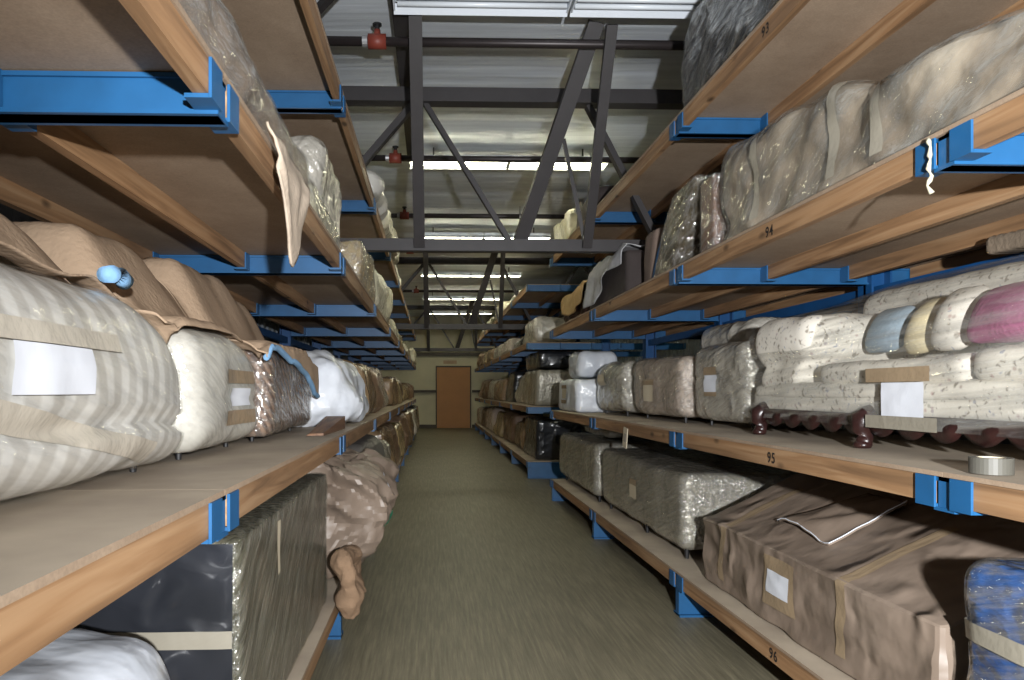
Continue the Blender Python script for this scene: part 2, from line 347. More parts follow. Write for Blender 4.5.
FOLD = []
_r = random.Random(77)
for _k in range(9):
    v_ = Vector((_r.uniform(-1,1), _r.uniform(-1,1), _r.uniform(-1,1))).normalized(); FOLD.append((v_, _r.uniform(.55, 1.5), _r.uniform(0, 9), _r.uniform(.5, 1)))
def folds(p, f, so):
    w_ = noise.noise_vector(p*f*.35 + so)*.45
    t = 0
    for v_, fr, ph, am in FOLD:
        a = ((p*f*.5 + w_).dot(v_)*fr + ph + so.x) % 1.0
        t += am*(abs(a-.5)*2 - .5)/fr
    return t*.55
def surf(w, d, h, r, res, seed, lump=.015, lfreq=3, crease=0, cfreq=4, grooves=(), shape=None, flat=True, grow=0):
    """rounded, lumpy block standing on z=0: returns verts, faces"""
    nx, ny, nz = (max(4, int(round(v/res))) for v in (w, d, h))
    r = min(r, w/2-.001, d/2-.001, h/2-.001)
    ver, idx, faces = [], {}, []
    so = Vector((seed*7.13, seed*3.71, seed*1.93))
    def vid(i, j, k):
        key = (i, j, k)
        if key in idx: return idx[key]
        p = Vector((-w/2 + w*i/nx, -d/2 + d*j/ny, h*k/nz))
        q = Vector((max(-w/2+r, min(w/2-r, p.x)), max(-d/2+r, min(d/2-r, p.y)), max(r, min(h-r, p.z))))
        n = p - q; n = n.normalized() if n.length > 1e-9 else Vector((0,0,1))
        p = q + r*n
        dd = lump*(noise.noise(p*lfreq + so) + .5*noise.noise(p*lfreq*2.3 + so))
        if crease:
            dd += crease*1.15*folds(p, cfreq, so) + crease*.25*noise.noise(p*cfreq*3 + so)
            if crease > .025: dd += crease*.35*folds(p*1.9, cfreq, so*2.1)
        for ax, pos, wd, dep in grooves:
            dd -= dep*math.exp(-((p[ax]-pos)/wd)**2)*(.75 + .5*noise.noise(p*4 + so))
        p = p + n*(dd + grow)
        if shape: p = shape(p)
        if flat and p.z < 0.0: p.z = 0
        ver.append(p); idx[key] = len(ver)-1; return idx[key]
    for k in range(nz):
        for i in range(nx):
            faces.append((vid(i,0,k), vid(i+1,0,k), vid(i+1,0,k+1), vid(i,0,k+1)))
            faces.append((vid(i+1,ny,k), vid(i,ny,k), vid(i,ny,k+1), vid(i+1,ny,k+1)))
        for j in range(ny):
            faces.append((vid(0,j+1,k), vid(0,j,k), vid(0,j,k+1), vid(0,j+1,k+1)))
            faces.append((vid(nx,j,k), vid(nx,j+1,k), vid(nx,j+1,k+1), vid(nx,j,k+1)))
    for i in range(nx):
        for j in range(ny):
            faces.append((vid(i,j,nz), vid(i+1,j,nz), vid(i+1,j+1,nz), vid(i,j+1,nz)))
            faces.append((vid(i,j+1,0), vid(i+1,j+1,0), vid(i+1,j,0), vid(i,j,0)))
    return ver, faces
def mesh_obj(name, ver, faces, m, parent=None, smooth=True, sharp=0):
    me = bpy.data.meshes.new(name); me.from_pydata([tuple(v) for v in ver], [], faces); me.update()
    if smooth: me.polygons.foreach_set('use_smooth', [True]*len(me.polygons))
    if sharp: me.set_sharp_from_angle(angle=R(sharp))
    me.materials.append(m)
    o = bpy.data.objects.new(name, me); COL.objects.link(o)
    if parent: o.parent = parent
    return o
class Thing: pass
def top_of(bvhs, x, y, z=3.0):
    best = None
    for b in bvhs:
        h = b.ray_cast(Vector((x, y, z)), Vector((0,0,-1)))[0]
        if h and (best is None or h.z > best): best = h.z
    return best

def wrapped(name, label, cat, x0, x1, y0, y1, z0, h, m, r=.06, res=.04, seed=1, group=None, film=None, body='wrapped_body', rz=0, single=False, fgrow=.008, fres=None, **kw):
    """an article on a shelf; x0..x1, y0..y1 footprint, z0 base"""
    w, d = abs(x1-x0), abs(y1-y0)
    loc = ((x0+x1)/2, (y0+y1)/2, z0)
    ver, fac = surf(w, d, h, r, res, seed, **kw)
    t = Thing(); sh = 20 if kw.get('crease', 0) >= .014 else 0
    mtx = Matrix.Translation(loc) @ Matrix.Rotation(rz, 4, 'Z')
    if single:
        t.root = tag(mesh_obj(name, ver, fac, m, sharp=sh), label, cat, group); t.root.location = loc; t.root.rotation_euler.z = rz
    else:
        t.root = empty(name, loc, label, cat, group, rz)
        t.body = mesh_obj(body, ver, fac, m, t.root, sharp=sh)
        if film:
            v2, f2 = surf(w, d, h, r, fres or res, seed, grow=fgrow, **kw)
            t.film = mesh_obj('stretch_film', v2, f2, film, t.root)
    t.bvh = BVHTree.FromPolygons([mtx @ v for v in ver], fac); t.inv = mtx.inverted()
    return t
def decal(t, name, m, c, u, v, nu, nv, direction, off=.006, label=None, parent=None):
    c, u, v, d = Vector(c), Vector(u), Vector(v), Vector(direction).normalized()
    mb = MB()
    def f(a, b):
        p = c + (a-.5)*u + (b-.5)*v
        hit = t.bvh.ray_cast(p - d*1.2, d)[0]
        q = hit if hit and abs((hit-p).dot(d)) < .35 else p
        return t.inv @ (q - d*off)
    mb.grid(f, nu, nv)
    o = mb.build(name, m, parent or t.root, smooth=True)
    if label: o['label'] = label
    return o
def band(t, name, m, c, axis_u, axis_v, width_vec, n=40, off=.006, a0=0, a1=2*math.pi, R0=2.0):
    """tape strip running round the article"""
    c, au, av, wv = Vector(c), Vector(axis_u), Vector(axis_v), Vector(width_vec)
    mb = MB()
    def f(a, b):
        an = a0 + (a1-a0)*a
        d = (math.cos(an)*au + math.sin(an)*av).normalized()
        cc = c + (b-.5)*wv
        hit = t.bvh.ray_cast(cc + d*R0, -d)[0]
        return t.inv @ ((hit if hit else cc + d*.2) + d*off)
    mb.grid(f, n, 2)
    return mb.build(name, m, t.root, smooth=True)
def feet(t, pts, z0, z1, r=.014, m=None):
    for x, y in pts:
        MB().cyl(t.inv @ Vector((x, y, z0)), t.inv @ Vector((x, y, z1)), r*.7, r, 10).build('foot', m or M['dark'], t.root, smooth=False)
# ================================================================ camera, light
cam = bpy.data.objects.new('camera', bpy.data.cameras.new('camera')); COL.objects.link(cam)
YAW = R(1.5)
cam.location = (0, 0, CAMZ); cam.rotation_euler = (R(90), 0, -YAW)
cam.data.sensor_width = 36; cam.data.lens = 24.6
cam.data.shift_x = (80 - 700*math.tan(YAW))/1024; cam.data.shift_y = 51/1024
cam.data.clip_start = .02; cam.data.clip_end = 100
S.camera = cam
S.view_settings.view_transform = 'Standard'
fl = bpy.data.lights.new('camera_flash', 'SPOT'); fl.energy = 1700; fl.color = (.97, .985, 1); fl.shadow_soft_size = .035
fl.spot_size = R(112); fl.spot_blend = 1.0
fo = bpy.data.objects.new('camera_flash', fl); COL.objects.link(fo); fo.location = (.40, -.90, 1.68); fo.rotation_euler = (R(91), 0, R(-14))
w = bpy.data.worlds.new('world'); S.world = w; w.use_nodes = True
w.node_tree.nodes['Background'].inputs[0].default_value = (.9, .92, 1, 1); w.node_tree.nodes['Background'].inputs[1].default_value = .08

# ================================================================ the setting
YF, YN, XWL, XWR, ZC = 28.4, -2.5, -2.35, 5.2, 4.55
def struct(name, mb, m, smooth=False): return tag(mb.build(name, m, smooth=smooth), kind='structure')
struct('floor', MB().box(XWL-.2, XWR+.2, YN-.2, YF+.2, -.1, 0), M['floor'])
PUR = 1.38
def ceil_pt(u, v):
    x = XWL-.1 + (XWR-XWL+.2)*u; y = YN-.1 + (YF-YN+.2)*v
    ph = ((y - 5.15) / PUR) % 1.0
    sag = .06*math.sin(math.pi*ph)
    return Vector((x, y, ZC - sag + .014*noise.noise(Vector((x*1.1, y*3.0, 3))) + .01*noise.noise(Vector((x*.4, y*14, 9)))))
struct('ceiling', MB().grid(ceil_pt, 26, 520), M['insul'], smooth=True)
def ribbed(name, x, y0, y1, z1, m, axis='x', step=.3):
    mb = MB(); n = int((y1-y0)/step); pts = []
    for i in range(n):
        a = y0 + i*step
        pts += [(a, 0), (a+step*.62, 0), (a+step*.70, .03), (a+step*.92, .03)]
    pts.append((y1, 0))
    bot = [mb.bm.verts.new((x+o, a, 0) if axis == 'x' else (a, x+o, 0)) for a, o in pts]
    top = [mb.bm.verts.new((x+o, a, z1) if axis == 'x' else (a, x+o, z1)) for a, o in pts]
    for i in range(len(pts)-1): mb.bm.faces.new((bot[i], bot[i+1], top[i+1], top[i]))
    return struct(name, mb, m)
ribbed('wall_left', XWL, YN, YF, ZC, M['wallwhite'])
ribbed('wall_right', XWR-.03, YN, YF, ZC, M['wallwhite'])
struct('wall_near', MB().box(XWL-.1, XWR+.1, YN-.12, YN, 0, ZC), M['wall'])
mb = MB().box(XWL-.1, XWR+.1, YF, YF+.1, 0, ZC+.2)
for x in (-1.9, -1.2, -.15, .95+.9, 2.6, 3.5, 4.4): mb.box(x-.02, x+.02, YF-.03, YF+.01, 0, ZC)
for x0, x1 in ((-1.05, -.25), (1.95, 2.5)):       # framed panels
    for z0, z1 in ((1.62, 2.85), (.15, 1.40)):
        mb.box(x0, x1, YF-.02, YF+.01, z1-.03, z1); mb.box(x0, x1, YF-.02, YF+.01, z0, z0+.03)
        mb.box(x0, x0+.03, YF-.02, YF+.01, z0, z1); mb.box(x1-.03, x1, YF-.02, YF+.01, z0, z1)
struct('wall_far', mb, M['wall'])
struct('trim_1', MB().box(XWL+.06, XWR-.06, YF-.16, YF-.035, 2.92, 3.06), M['girt'])
struct('trim_2', MB().box(XWL+.06, .16, YF-.14, YF-.035, 1.44, 1.54), M['girt'])
struct('trim_3', MB().box(1.62, XWR-.06, YF-.14, YF-.035, 1.44, 1.54), M['girt'])
struct('baseboard_far_left', MB().box(XWL+.06, .16, YF-.06, YF-.035, 0, .14), M['girt'])
struct('baseboard_far_right', MB().box(1.62, XWR-.06, YF-.06, YF-.035, 0, .14), M['girt'])
mb = MB().box(.20, 1.54, YF-.05, YF-.002, 0, 2.46)
d1 = struct('door_1', mb, M['door'])
MB().box(.15, .20, YF-.07, YF-.002, 0, 2.52).box(1.54, 1.59, YF-.07, YF-.002, 0, 2.52).box(.15, 1.59, YF-.07, YF-.002, 2.46, 2.52).build('door_frame', M['girt'], d1)
mb = MB().box(.46, 1.0, YF-.05, YF-.034, 2.60, 2.74, .006)
tag(mb.build('wall_plaque', M['blanket']), 'small tan plaque on the far wall above the brown door', 'plaque')

# ================================================================ roof steel
def zz(py, Y): return CAMZ + (391-py)*Y/700
def truss(Y, label, braces):
    t = empty('roof_truss', (0, Y, 0), label, 'truss', 'brown steel roof trusses')
    zb, zt = CAMZ+1.35, CAMZ+2.73
    MB().box(XWL+.06, XWR-.06, -.05, .05, zb-.055, zb+.055).build('bottom_chord', M['steel'], t)
    MB().box(XWL+.06, XWR-.06, -.07, .07, zt-.065, zt+.065).build('top_chord', M['steel'], t)
    for xt, xb, wd in ((-.17, -1.25, .10), (-.06, .72, .075), (1.46, 2.12, .09), (1.42, .76, .0), (3.1, 2.3, .09), (3.2, 4.0, .09), (-1.9, -1.35, .08)):
        if wd == 0: continue
        MB().bar((xt, .02, zt-.06), (xb, .02, zb+.05), wd, wd*.6).build('web_member', M['steel'], t)
    MB().bar((1.22, -.04, zt-.4), (1.42, -.07, zb-.02), .05, .035).build('web_member', M['steel'], t)
    if braces:
        MB().bar((-.125, -1.25, CAMZ+2.82), (-.115, -.075, zb-.02), .10, .06, up=(0,.8,.6)).build('hanger_brace', M['steel'], t)
        MB().bar((1.385, -1.15, CAMZ+2.82), (1.43, -.075, zb-.02), .085, .05, up=(0,.8,.6)).build('hanger_brace', M['steel'], t)
        MB().bar((1.30, -1.0, CAMZ+2.92), (.80, .075, zb-.02), .125, .06, up=(0,.8,.6)).build('diagonal_brace', M['steel'], t)
    return t
truss(6.5, 'nearest brown steel truss crossing the aisle below the roof', True)
truss(14.7, 'second brown steel truss crossing the aisle, behind the nearest one', True)
truss(22.9, 'farthest brown steel truss, low in front of the far wall', True)
t = tag(MB().box(-.30, -.14, 2.5, 8.7, CAMZ+2.84, CAMZ+2.99).build('roof_beam', M['steel']), 'long brown steel beam under the ceiling running along the aisle', 'beam')
t = tag(MB().bar((-1.05, 5.35, 4.20), (-.28, 4.35, 4.33), .05, .05).build('roof_brace', M['steel']), 'thin dark rod slanting under the ceiling above the left rack', 'brace')
def pipe(Y, z, label, x0=XWL+.06):
    p = empty('sprinkler_pipe', (0, Y, z), label, 'pipe', 'black sprinkler pipes under the ceiling')
    MB().cyl((x0, 0, 0), (XWR-.06, 0, 0), .036, n=14).build('pipe', M['pipe'], p, smooth=True)
    f = MB().cyl((-.50, 0, 0), (-.36, 0, 0), .058).cyl((-.43, 0, 0), (-.43, 0, .09), .035, .025).build('fitting', M['red'], p, smooth=True)
    MB().cyl((-.43, 0, .085), (-.43, 0, .13), .02).cyl((-.43, 0, .125), (-.43, 0, .137), .036).build('sprinkler_head', M['dark'], f)
    MB().cyl((-.545, 0, 0), (-.505, 0, 0), .044).build('coupling', M['chrome'], p)
    MB().cyl((1.365, 0, 0), (1.39, 0, 0), .044).cyl((1.3775, 0, .03), (1.3775, 0, .16), .01).build('pipe_hanger', M['chrome'], p)
for Y, l in ((5.5, 'nearest black sprinkler pipe with a red fitting under the ceiling'), (8.25, 'second black sprinkler pipe, just past the first lit strip light'),
             (10.95, 'third black sprinkler pipe under the ceiling'), (13.7, 'fourth black sprinkler pipe, far down the aisle'), (19.2, 'farthest black sprinkler pipe near the far wall')):
    pipe(Y, CAMZ+2.74, l)
def fixture(Y, label, on=True, x0=-.28, x1=2.16):
    z = CAMZ+2.80
    f = empty('strip_light', (0, Y, z), label, 'light', 'fluorescent strip lights across the aisle')
    xm = (x0+x1)/2
    mb = MB()
    for a, b in ((x0, xm-.01), (xm+.01, x1)):
        mb.box(a, b, -.075, .075, .03, .075)
        mb.bar((a, -.115, .0), (b, -.115, .0), .075, .006, up=(0, -.75, .66)); mb.bar((a, .115, .0), (b, .115, .0), .075, .006, up=(0, .75, .66))
        mb.box(a, a+.012, -.10, .10, -.02, .07); mb.box(b-.012, b, -.10, .10, -.02, .07)
    mb.build('housing', M['whitefix'], f)
    for dy in (-.045, .045):
        for a, b in ((x0+.03, xm-.03), (xm+.03, x1-.03)):
            MB().cyl((a, dy, .0), (b, dy, .0), .019, n=12).build('tube', M['tube'] if on else M['tubeoff'], f, smooth=True)
    for x in (x0+.3, x1-.3): MB().box(x-.01, x+.01, -.01, .01, .07, .2).build('hanger', M['dark'], f)
fixture(5.02, 'nearest white strip light, unlit, at the top edge of the picture', False, -.28, 2.3)
for i, Y in enumerate((8.6, 12.75, 16.9, 21.2, 25.2)):
    fixture(Y, ['glowing strip light just behind the nearest roof truss', 'second lit strip light, partly hidden by the nearest truss chord', 'third lit strip light down the aisle',
                'fourth lit strip light, low between the far trusses', 'farthest lit strip light near the far wall'][i])

# ================================================================ cantilever racks
LV = [('floor', .19), ('middle', 1.135), ('upper', 2.235), ('top', 3.235)]   # joist undersides
DT = .105                                                                    # joist + board
STR = (0.0, .56, 1.10)                                                       # joists, from the front edge
ZD = {n: z + DT for n, z in LV}
def arm_parts(rack, sx, xf, y, z, depth, back=False, base=False):
    """sx=+1: shelf grows towards +x from front xf"""
    X = lambda d: xf + sx*d
    mb = MB()
    b0 = 0 if base else z-.022
    mb.box(X(.004), X(depth), y-.03, y+.03, b0, z+.086)
    mb.box(X(.0), X(depth), y-.045, y+.045, b0, b0+.012)
    mb.box(X(.004), X(depth), y-.04, y+.04, z+.074, z+.086)
    if base: mb.box(X(.0), X(depth), y-.06, y+.06, 0, .014)
    a = mb.build('base_beam' if base else 'arm', M['blue'], rack)
    for s in STR:
        for q in (-1, 1):
            mb = MB()
            ya, yb = sorted((y+q*.034, y+q*.122))
            mb.box(X(s-.008), X(s), ya, yb, z-.012, z+.0885)
            mb.box(X(s-.0005), X(s+.06), ya, yb, z-.012, z-.001)
            mb.build('saddle', M['blue'], a)
    return a
def rack(label, sx, xf, ys, back, zc, cb=1.28):
    r = empty('cantilever_rack', (0, 0, 0), label, 'rack')
    X = lambda d: xf + sx*d
    for y in ys:
        a, b = sorted((X(cb), X(cb+.14)))
        mb = MB().box(a, b, y-.012, y+.012, 0, zc).box(a, a+.014, y-.075, y+.075, 0, zc).box(b-.014, b, y-.075, y+.075, 0, zc)
        mb.build('column', M['bluedark'], r)
        for n, z in LV:
            arm_parts(r, sx, xf, y, z, cb, base=(n == 'floor'))
            if back and n in back: arm_parts(r, -sx, X(2*cb+.14), y, z, cb)
    for y0, y1 in zip(ys, ys[1:]):
        a, b = sorted((X(cb+.045), X(cb+.095)))
        for z in (.62, 2.12, 3.05): MB().box(a, b, y0+.02, y1-.02, z, z+.08).build('tie_bar', M['bluedark'], r)
    return r
YSL = [1.86 + 2.44*k for k in range(-1, 10)]
YSN = [2.2 + 2.45*k for k in range(-1, 4)]
YSF = [12.0 + 2.44*k for k in range(0, 7)]
rack('long blue cantilever rack down the left side of the aisle', -1, -XL, YSL, (), 3.6)
rack('nearer blue cantilever rack on the right side of the aisle', 1, XR, YSN, ('upper', 'top'), 3.6)
rack('farther blue cantilever rack on the right, beyond the gap between racks', 1, XR, YSF, ('upper',), 3.6)
ORD = ['first', 'second', 'third', 'fourth', 'fifth', 'sixth', 'seventh', 'eighth', 'ninth', 'tenth', 'eleventh', 'twelfth', 'thirteenth', 'fourteenth', 'fifteenth', 'sixteenth', 'seventeenth', 'eighteenth', 'nineteenth', 'twentieth']
def deck(sx, xf, y0, y1, z, label, group, num=None, ynum=3.34, over=0.0):
    yc = (y0+y1)/2; h = (y1-y0)/2
    d = empty('shelf_deck', (xf, yc, z), label, 'shelf', group)
    for s in STR:
        a, b = sorted((sx*(s+.002), sx*(s+.040)))
        e = .046
        j = MB().box(a, b, -h+e, h-e, 0, .089).build('joist', M['pine'], d)
    a, b = sorted((-sx*.004, sx*1.17))
    MB().box(a, b, -h+.001, h-.001, .0895, DT).build('deck_board', M['board'], d)
    if num:
        cu = bpy.data.curves.new('number', 'FONT'); cu.body = num; cu.size = .072; cu.align_x = 'CENTER'; cu.offset = .0012; cu.space_character = 1.15
        to = bpy.data.objects.new('number', cu); COL.objects.link(to)
        bpy.context.view_layer.update()
        me = bpy.data.meshes.new_from_object(to.evaluated_get(bpy.context.evaluated_depsgraph_get()))
        bpy.data.objects.remove(to); me.materials.clear(); me.materials.append(M['ink'])
        o = bpy.data.objects.new('stencilled_number', me); COL.objects.link(o); o.parent = d
        # text x -> -y (towards camera), y -> z, normal -> -x
        o.matrix_local = Matrix(((0,0,-1,-.0012), (-1,0,0,ynum-yc), (0,1,0,.018), (0,0,0,1)))
        o['label'] = 'black stencilled number ' + num
    return d
LN = {'floor': 'bottom', 'middle': 'middle', 'upper': 'upper', 'top': 'top'}
for n, z in LV:
    bay = 0
    for i in range(len(YSL)-1):
        if n != 'middle' and i == 0 and n in ('floor', 'top'): continue
        deck(-1, -XL, YSL[i], YSL[i+1], z, f'board deck, {LN[n]} shelf of the left rack, {ORD[bay]} bay in view', 'shelf decks of the left rack'); bay += 1
    for i in range(len(YSN)-1):
        deck(1, XR, YSN[i], YSN[i+1], z, f'board deck, {LN[n]} shelf of the nearer right rack, {ORD[i]} bay in view', 'shelf decks of the nearer right rack',
             {'top': '93', 'upper': '94', 'middle': '95', 'floor': '96'}[n] if i == 1 else None, {'top': 3.40, 'upper': 3.36, 'middle': 3.34, 'floor': 3.32}[n])
        if n in ('upper', 'top'):
            deck(-1, XR+2*1.28+.14, YSN[i], YSN[i+1], z, f'rear deck behind the columns, nearer right rack, {LN[n]} shelf, {ORD[i]} bay', 'rear decks of the nearer right rack')
    for i in range(len(YSF)-1):
        deck(1, XR, YSF[i], YSF[i+1], z, f'board deck, {LN[n]} shelf of the farther right rack, {ORD[i]} bay past the gap', 'shelf decks of the farther right rack')
# ================================================================ loads on the shelves
E = .003
zM, zU, zT, zB = ZD['middle']+E, ZD['upper']+E, ZD['top']+E, ZD['floor']+E
GRP = {'LM': 'wrapped goods on the left middle shelf', 'LB': 'wrapped goods on the left bottom shelf', 'LU': 'wrapped goods on the left upper shelf', 'LT': 'wrapped goods on the left top shelf',
       'RM': 'wrapped goods on the right middle shelf', 'RB': 'wrapped goods on the right bottom shelf', 'RU': 'wrapped goods on the right upper shelf', 'RT': 'wrapped goods on the right top shelf'}
X1, Y1, Z1 = (1,0,0), (0,1,0), (0,0,1)
def cl(v, a, b): return max(a, min(b, v))
def drape(name, label, cat, things, xb, xf, y0, y1, hang, m, sx=-1, nu=40, nv=60, wob=.02, seed=0, trim=None, thick=.006, lift=.014, zmin=None, y1f=None, ts=0):
    """cloth laid over the tops of things from xb (back) to xf (front), then hanging down by hang(v); y runs y0..y1"""
    bv = [t.bvh for t in things]
    s3 = Vector((seed*3.3, seed*5.1, seed))
    wtop = abs(xf - xb)
    G = []
    for j in range(nv+1):
        v = j/nv; hg = hang(v); tot = wtop + hg; row = []
        for i in range(nu+1):
            u = i/nu; dist = u*tot
            ye = y1 + ((y1f - y1)*u if y1f else 0)
            y = y0 + (ye-y0)*v + wob*1.5*noise.noise(Vector((u*3, v*2, seed)))
            if dist <= wtop:
                x = xb + (xf-xb)*dist/wtop
                zs = [top_of(bv, x+dx, y+dy) for dx in (-.04, 0, .04) for dy in (-.04, 0, .04)]
                zs = [z for z in zs if z is not None]
                z = max(zs) if zs else None
                row.append([Vector((x, y, z if z is not None else -1)), dist, 0])
            else:
                row.append([Vector((xf, y, -1)), dist, dist-wtop])
        G.append(row)
    good = [j for j, row in enumerate(G) if any(c[0].z > 0 for c in row)]
    for j, row in enumerate(G):
        if j not in good:
            src = G[min(good, key=lambda g: abs(g-j))]
            for c, d in zip(row, src): c[0].z = d[0].z
    edges = []
    for row in G:                                 # fill misses along the row
        known = [c[0].z for c in row if c[2] <= 0 and c[0].z > 0]
        prev = known[0] if known else 1.6
        for c in row:
            if c[2] > 0: break
            if c[0].z < 0: c[0].z = prev - .02
            elif c[0].z < prev - .09: c[0].z = prev - .09
            prev = c[0].z
        edges.append(prev)
    for j, row in enumerate(G):                   # then hang from the front edge
        e = max(edges[max(0, j-5):j+6])
        for c in row:
            if c[2] > 0: c[0].z = e - c[2]
    for _ in range(2):                            # soften, never below
        for j in range(1, nv):
            for i in range(1, nu):
                avg = (G[j-1][i][0].z + G[j+1][i][0].z + G[j][i-1][0].z + G[j][i+1][0].z)/4
                G[j][i][0].z = max(G[j][i][0].z, avg)
    pts = []
    for j in range(nv+1):
        r = []
        for i in range(nu+1):
            p, d, hd = G[j][i]; q = p.copy()
            f = .5 + noise.noise(q*3.2 + s3); g = .5 + noise.noise(q*9 + s3)
            if hd > 0:
                q.x += -sx*0 + (1 if sx < 0 else -1)*(.03 + wob*1.2*abs(f)*min(1, hd/.1))
                q.z += lift
                for b in bv:                      # stay outside the thing
                    hit = b.ray_cast(Vector((q.x + (1 if sx < 0 else -1)*.6, q.y, q.z)), Vector((sx, 0, 0)))[0]
                    if hit and (hit.x - q.x)*(1 if sx < 0 else -1) > -.02: q.x = hit.x + (1 if sx < 0 else -1)*.022
            else:
                q.z += lift + wob*abs(f) + wob*.3*abs(g)
            if zmin: q.z = max(q.z, zmin)
            r.append(q)
        pts.append(r)
    base = pts[nv//2][nu//2].copy(); base.z = min(p.z for r in pts for p in r)
    mb = MB(); mb.grid(lambda u, v: pts[int(round(v*nv))][int(round(u*nu))] - base, nu, nv)
    o = mb.build(name, m, None, smooth=True, solid=thick); o.location = base
    o.modifiers['thickness'].offset = 1 if True else 0
    tag(o, label, cat)
    if trim:
        MB().sweep([pts[j][nu] - base for j in range(nv+1)], .016, 8).build('binding', trim, o, smooth=True)['label'] = 'light blue binding'
    return o

# ---------------- left rack, middle shelf
def sofa_shape(p):
    # far end rolls over: the top drops towards the far end (y = +d/2)
    t = cl((p.y - .52)/.40, 0, 1)
    p.z *= 1 - .30*t*t
    f = cl((-p.x+.16)/.26, 0, 1); f = f*f*(3-2*f)
    p.x -= .06*t*t
    p.x -= .08*cl((p.z-.30)/.3, 0, 1)
    p.z *= 1 + .40*f*(1-.15*t)
    return p
t = wrapped('wrapped_sofa', 'off-white striped sofa wrapped in clear film, nearest on the left middle shelf', 'sofa', -1.60, -.80, .60, 2.44, zM+.02, .53, M['whitesofa'],
            r=.13, res=.03, seed=3, group=GRP['LM'], body='upholstered_body', lump=.018, shape=sofa_shape, grooves=((2, .155, .022, .05),), film=M['filmsoft'])
decal(t, 'paper_label', M['paper'], (-.8, 1.50, 1.545), (0,.31,0), (0,.012,.105), 16, 10, (-1,0,0), .016, 'white paper label')
decal(t, 'tape_strip', M['hazetape'], (-.8, 1.55, 1.622), (0,.55,0), (0,0,.045), 24, 4, (-1,0,0), .017, 'brown tape above the paper label')
decal(t, 'tape_strip', M['hazetape'], (-.8, 1.62, 1.40), (0,.9,-.16), (0,.0,.06), 30, 4, (-1,0,0), .013, 'slanting hazy film strip')
feet(t, ((-.95, 2.25), (-1.45, 2.25), (-.95, .8), (-1.45, .8)), zM, zM+.04)
BACK = .70
def arm_shape(p):
    f = cl((-p.x+.14)/.30, 0, 1); f = f*f*(3-2*f)
    p.z *= (1 - .10*cl((p.y-.05)/.3, 0, 1))*(1 + BACK*f)
    return p
ts1 = t
t = wrapped('wrapped_armchair', 'white armchair in clear film with two brown tape strips, behind the striped sofa', 'armchair', -1.55, -.83, 2.50, 3.38, zM+.03, .47, M['cream'],
            r=.11, res=.03, seed=5, group=GRP['LM'], body='upholstered_body', lump=.02, grooves=((2, .20, .02, .015),), shape=arm_shape, film=M['filmsoft'])
decal(t, 'paper_label', M['paper'], (-.83, 3.03, 1.475), (0,.25,0), (0,0,.075), 10, 6, (-1,0,0), .014, 'white paper label')
decal(t, 'tape_strip', M['tape'], (-.83, 3.02, 1.56), (0,.42,0), (0,0,.055), 12, 4, (-1,0,0), .014)
decal(t, 'tape_strip', M['tape'], (-.83, 3.02, 1.39), (0,.40,0), (0,0,.06), 12, 4, (-1,0,0), .014)
ts2 = t
feet(t, ((-.95, 2.65), (-.95, 3.25), (-1.4, 2.65), (-1.4, 3.25)), zM, zM+.05)
BACK = .95
t = wrapped('wrapped_armchair', 'brown corduroy armchair in glossy film under a blue-trimmed blanket, left middle shelf', 'armchair', -1.55, -.80, 3.46, 4.72, zM+.03, .44, M['cord'],
            r=.07, res=.035, seed=6, group=GRP['LM'], body='upholstered_body', lump=.025, film=M['film'], shape=arm_shape)
ts3 = t
feet(t, ((-.92, 3.6), (-.92, 4.55), (-1.4, 3.6), (-1.4, 4.55)), zM, zM+.05)
# blankets over the tops
drape('moving_blanket', 'tan moving blanket spread over the back of the nearest white striped sofa', 'blanket', [ts1], -1.56, -1.0, .62, 2.27, lambda v: 0, M['blanket'], wob=.03, seed=2)
drape('moving_blanket', 'tan moving blanket lying over the white armchair, left middle shelf', 'blanket', [ts1, ts2], -1.50, -.90, 2.30, 3.24, lambda v: .015, M['blanket'], wob=.018, seed=4)
drape('moving_blanket', 'tan moving blanket with light blue binding draped over the brown corduroy armchair', 'blanket', [ts2, ts3], -1.44, -.80, 3.27, 4.68, lambda v: .02 + .19*cl((v-.16)/.84, 0, 1), M['blanket'], wob=.015, seed=8, trim=M['trim'], y1f=4.72, zmin=1.30)
c = MB()
c.sweep([(0, -.07, 0), (0, -.02, .01), (0, .03, .012), (0, .07, 0)], [.024, .027, .028, .027], 14)
o = c.build('rolled_binding', M['trim'], None, smooth=True); o.location = (-.97, 2.17, 1.845)
tag(o, 'small roll of light blue binding on top of the nearest sofa', 'roll')
b = MB(); bm = b.bm
vs = [bm.verts.new(v) for v in ((-.07,-.42,0), (.03,-.40,0), (.06,.36,0), (-.07,.36,0), (-.05,-.42,.012), (.03,-.40,.014), (.06,.36,.085), (-.07,.36,.085))]
for f in ((0,1,2,3), (4,5,6,7), (0,1,5,4), (1,2,6,5), (2,3,7,6), (3,0,4,7)): bm.faces.new([vs[i] for i in f])
o = b.build('wooden_wedge', M['oldwood']); o.location = (-.655, 4.45, zM)
tag(o, 'long brown wooden wedge lying on the left middle shelf edge', 'wedge')
def bag_shape(p):
    k = p.z/.5
    p.y += .10*(p.z-.2); p.x *= 1 - .25*k*k
    return p
t = wrapped('plastic_bag', 'bulging white plastic bag tied up beside the corduroy armchair, left middle shelf', 'bag', -1.40, -.575, 4.95, 6.45, zM, .52, M['bag'], r=.16, res=.035, seed=9, group=GRP['LM'],
            single=True, lump=.05, lfreq=3, crease=.045, cfreq=4.5, shape=bag_shape)

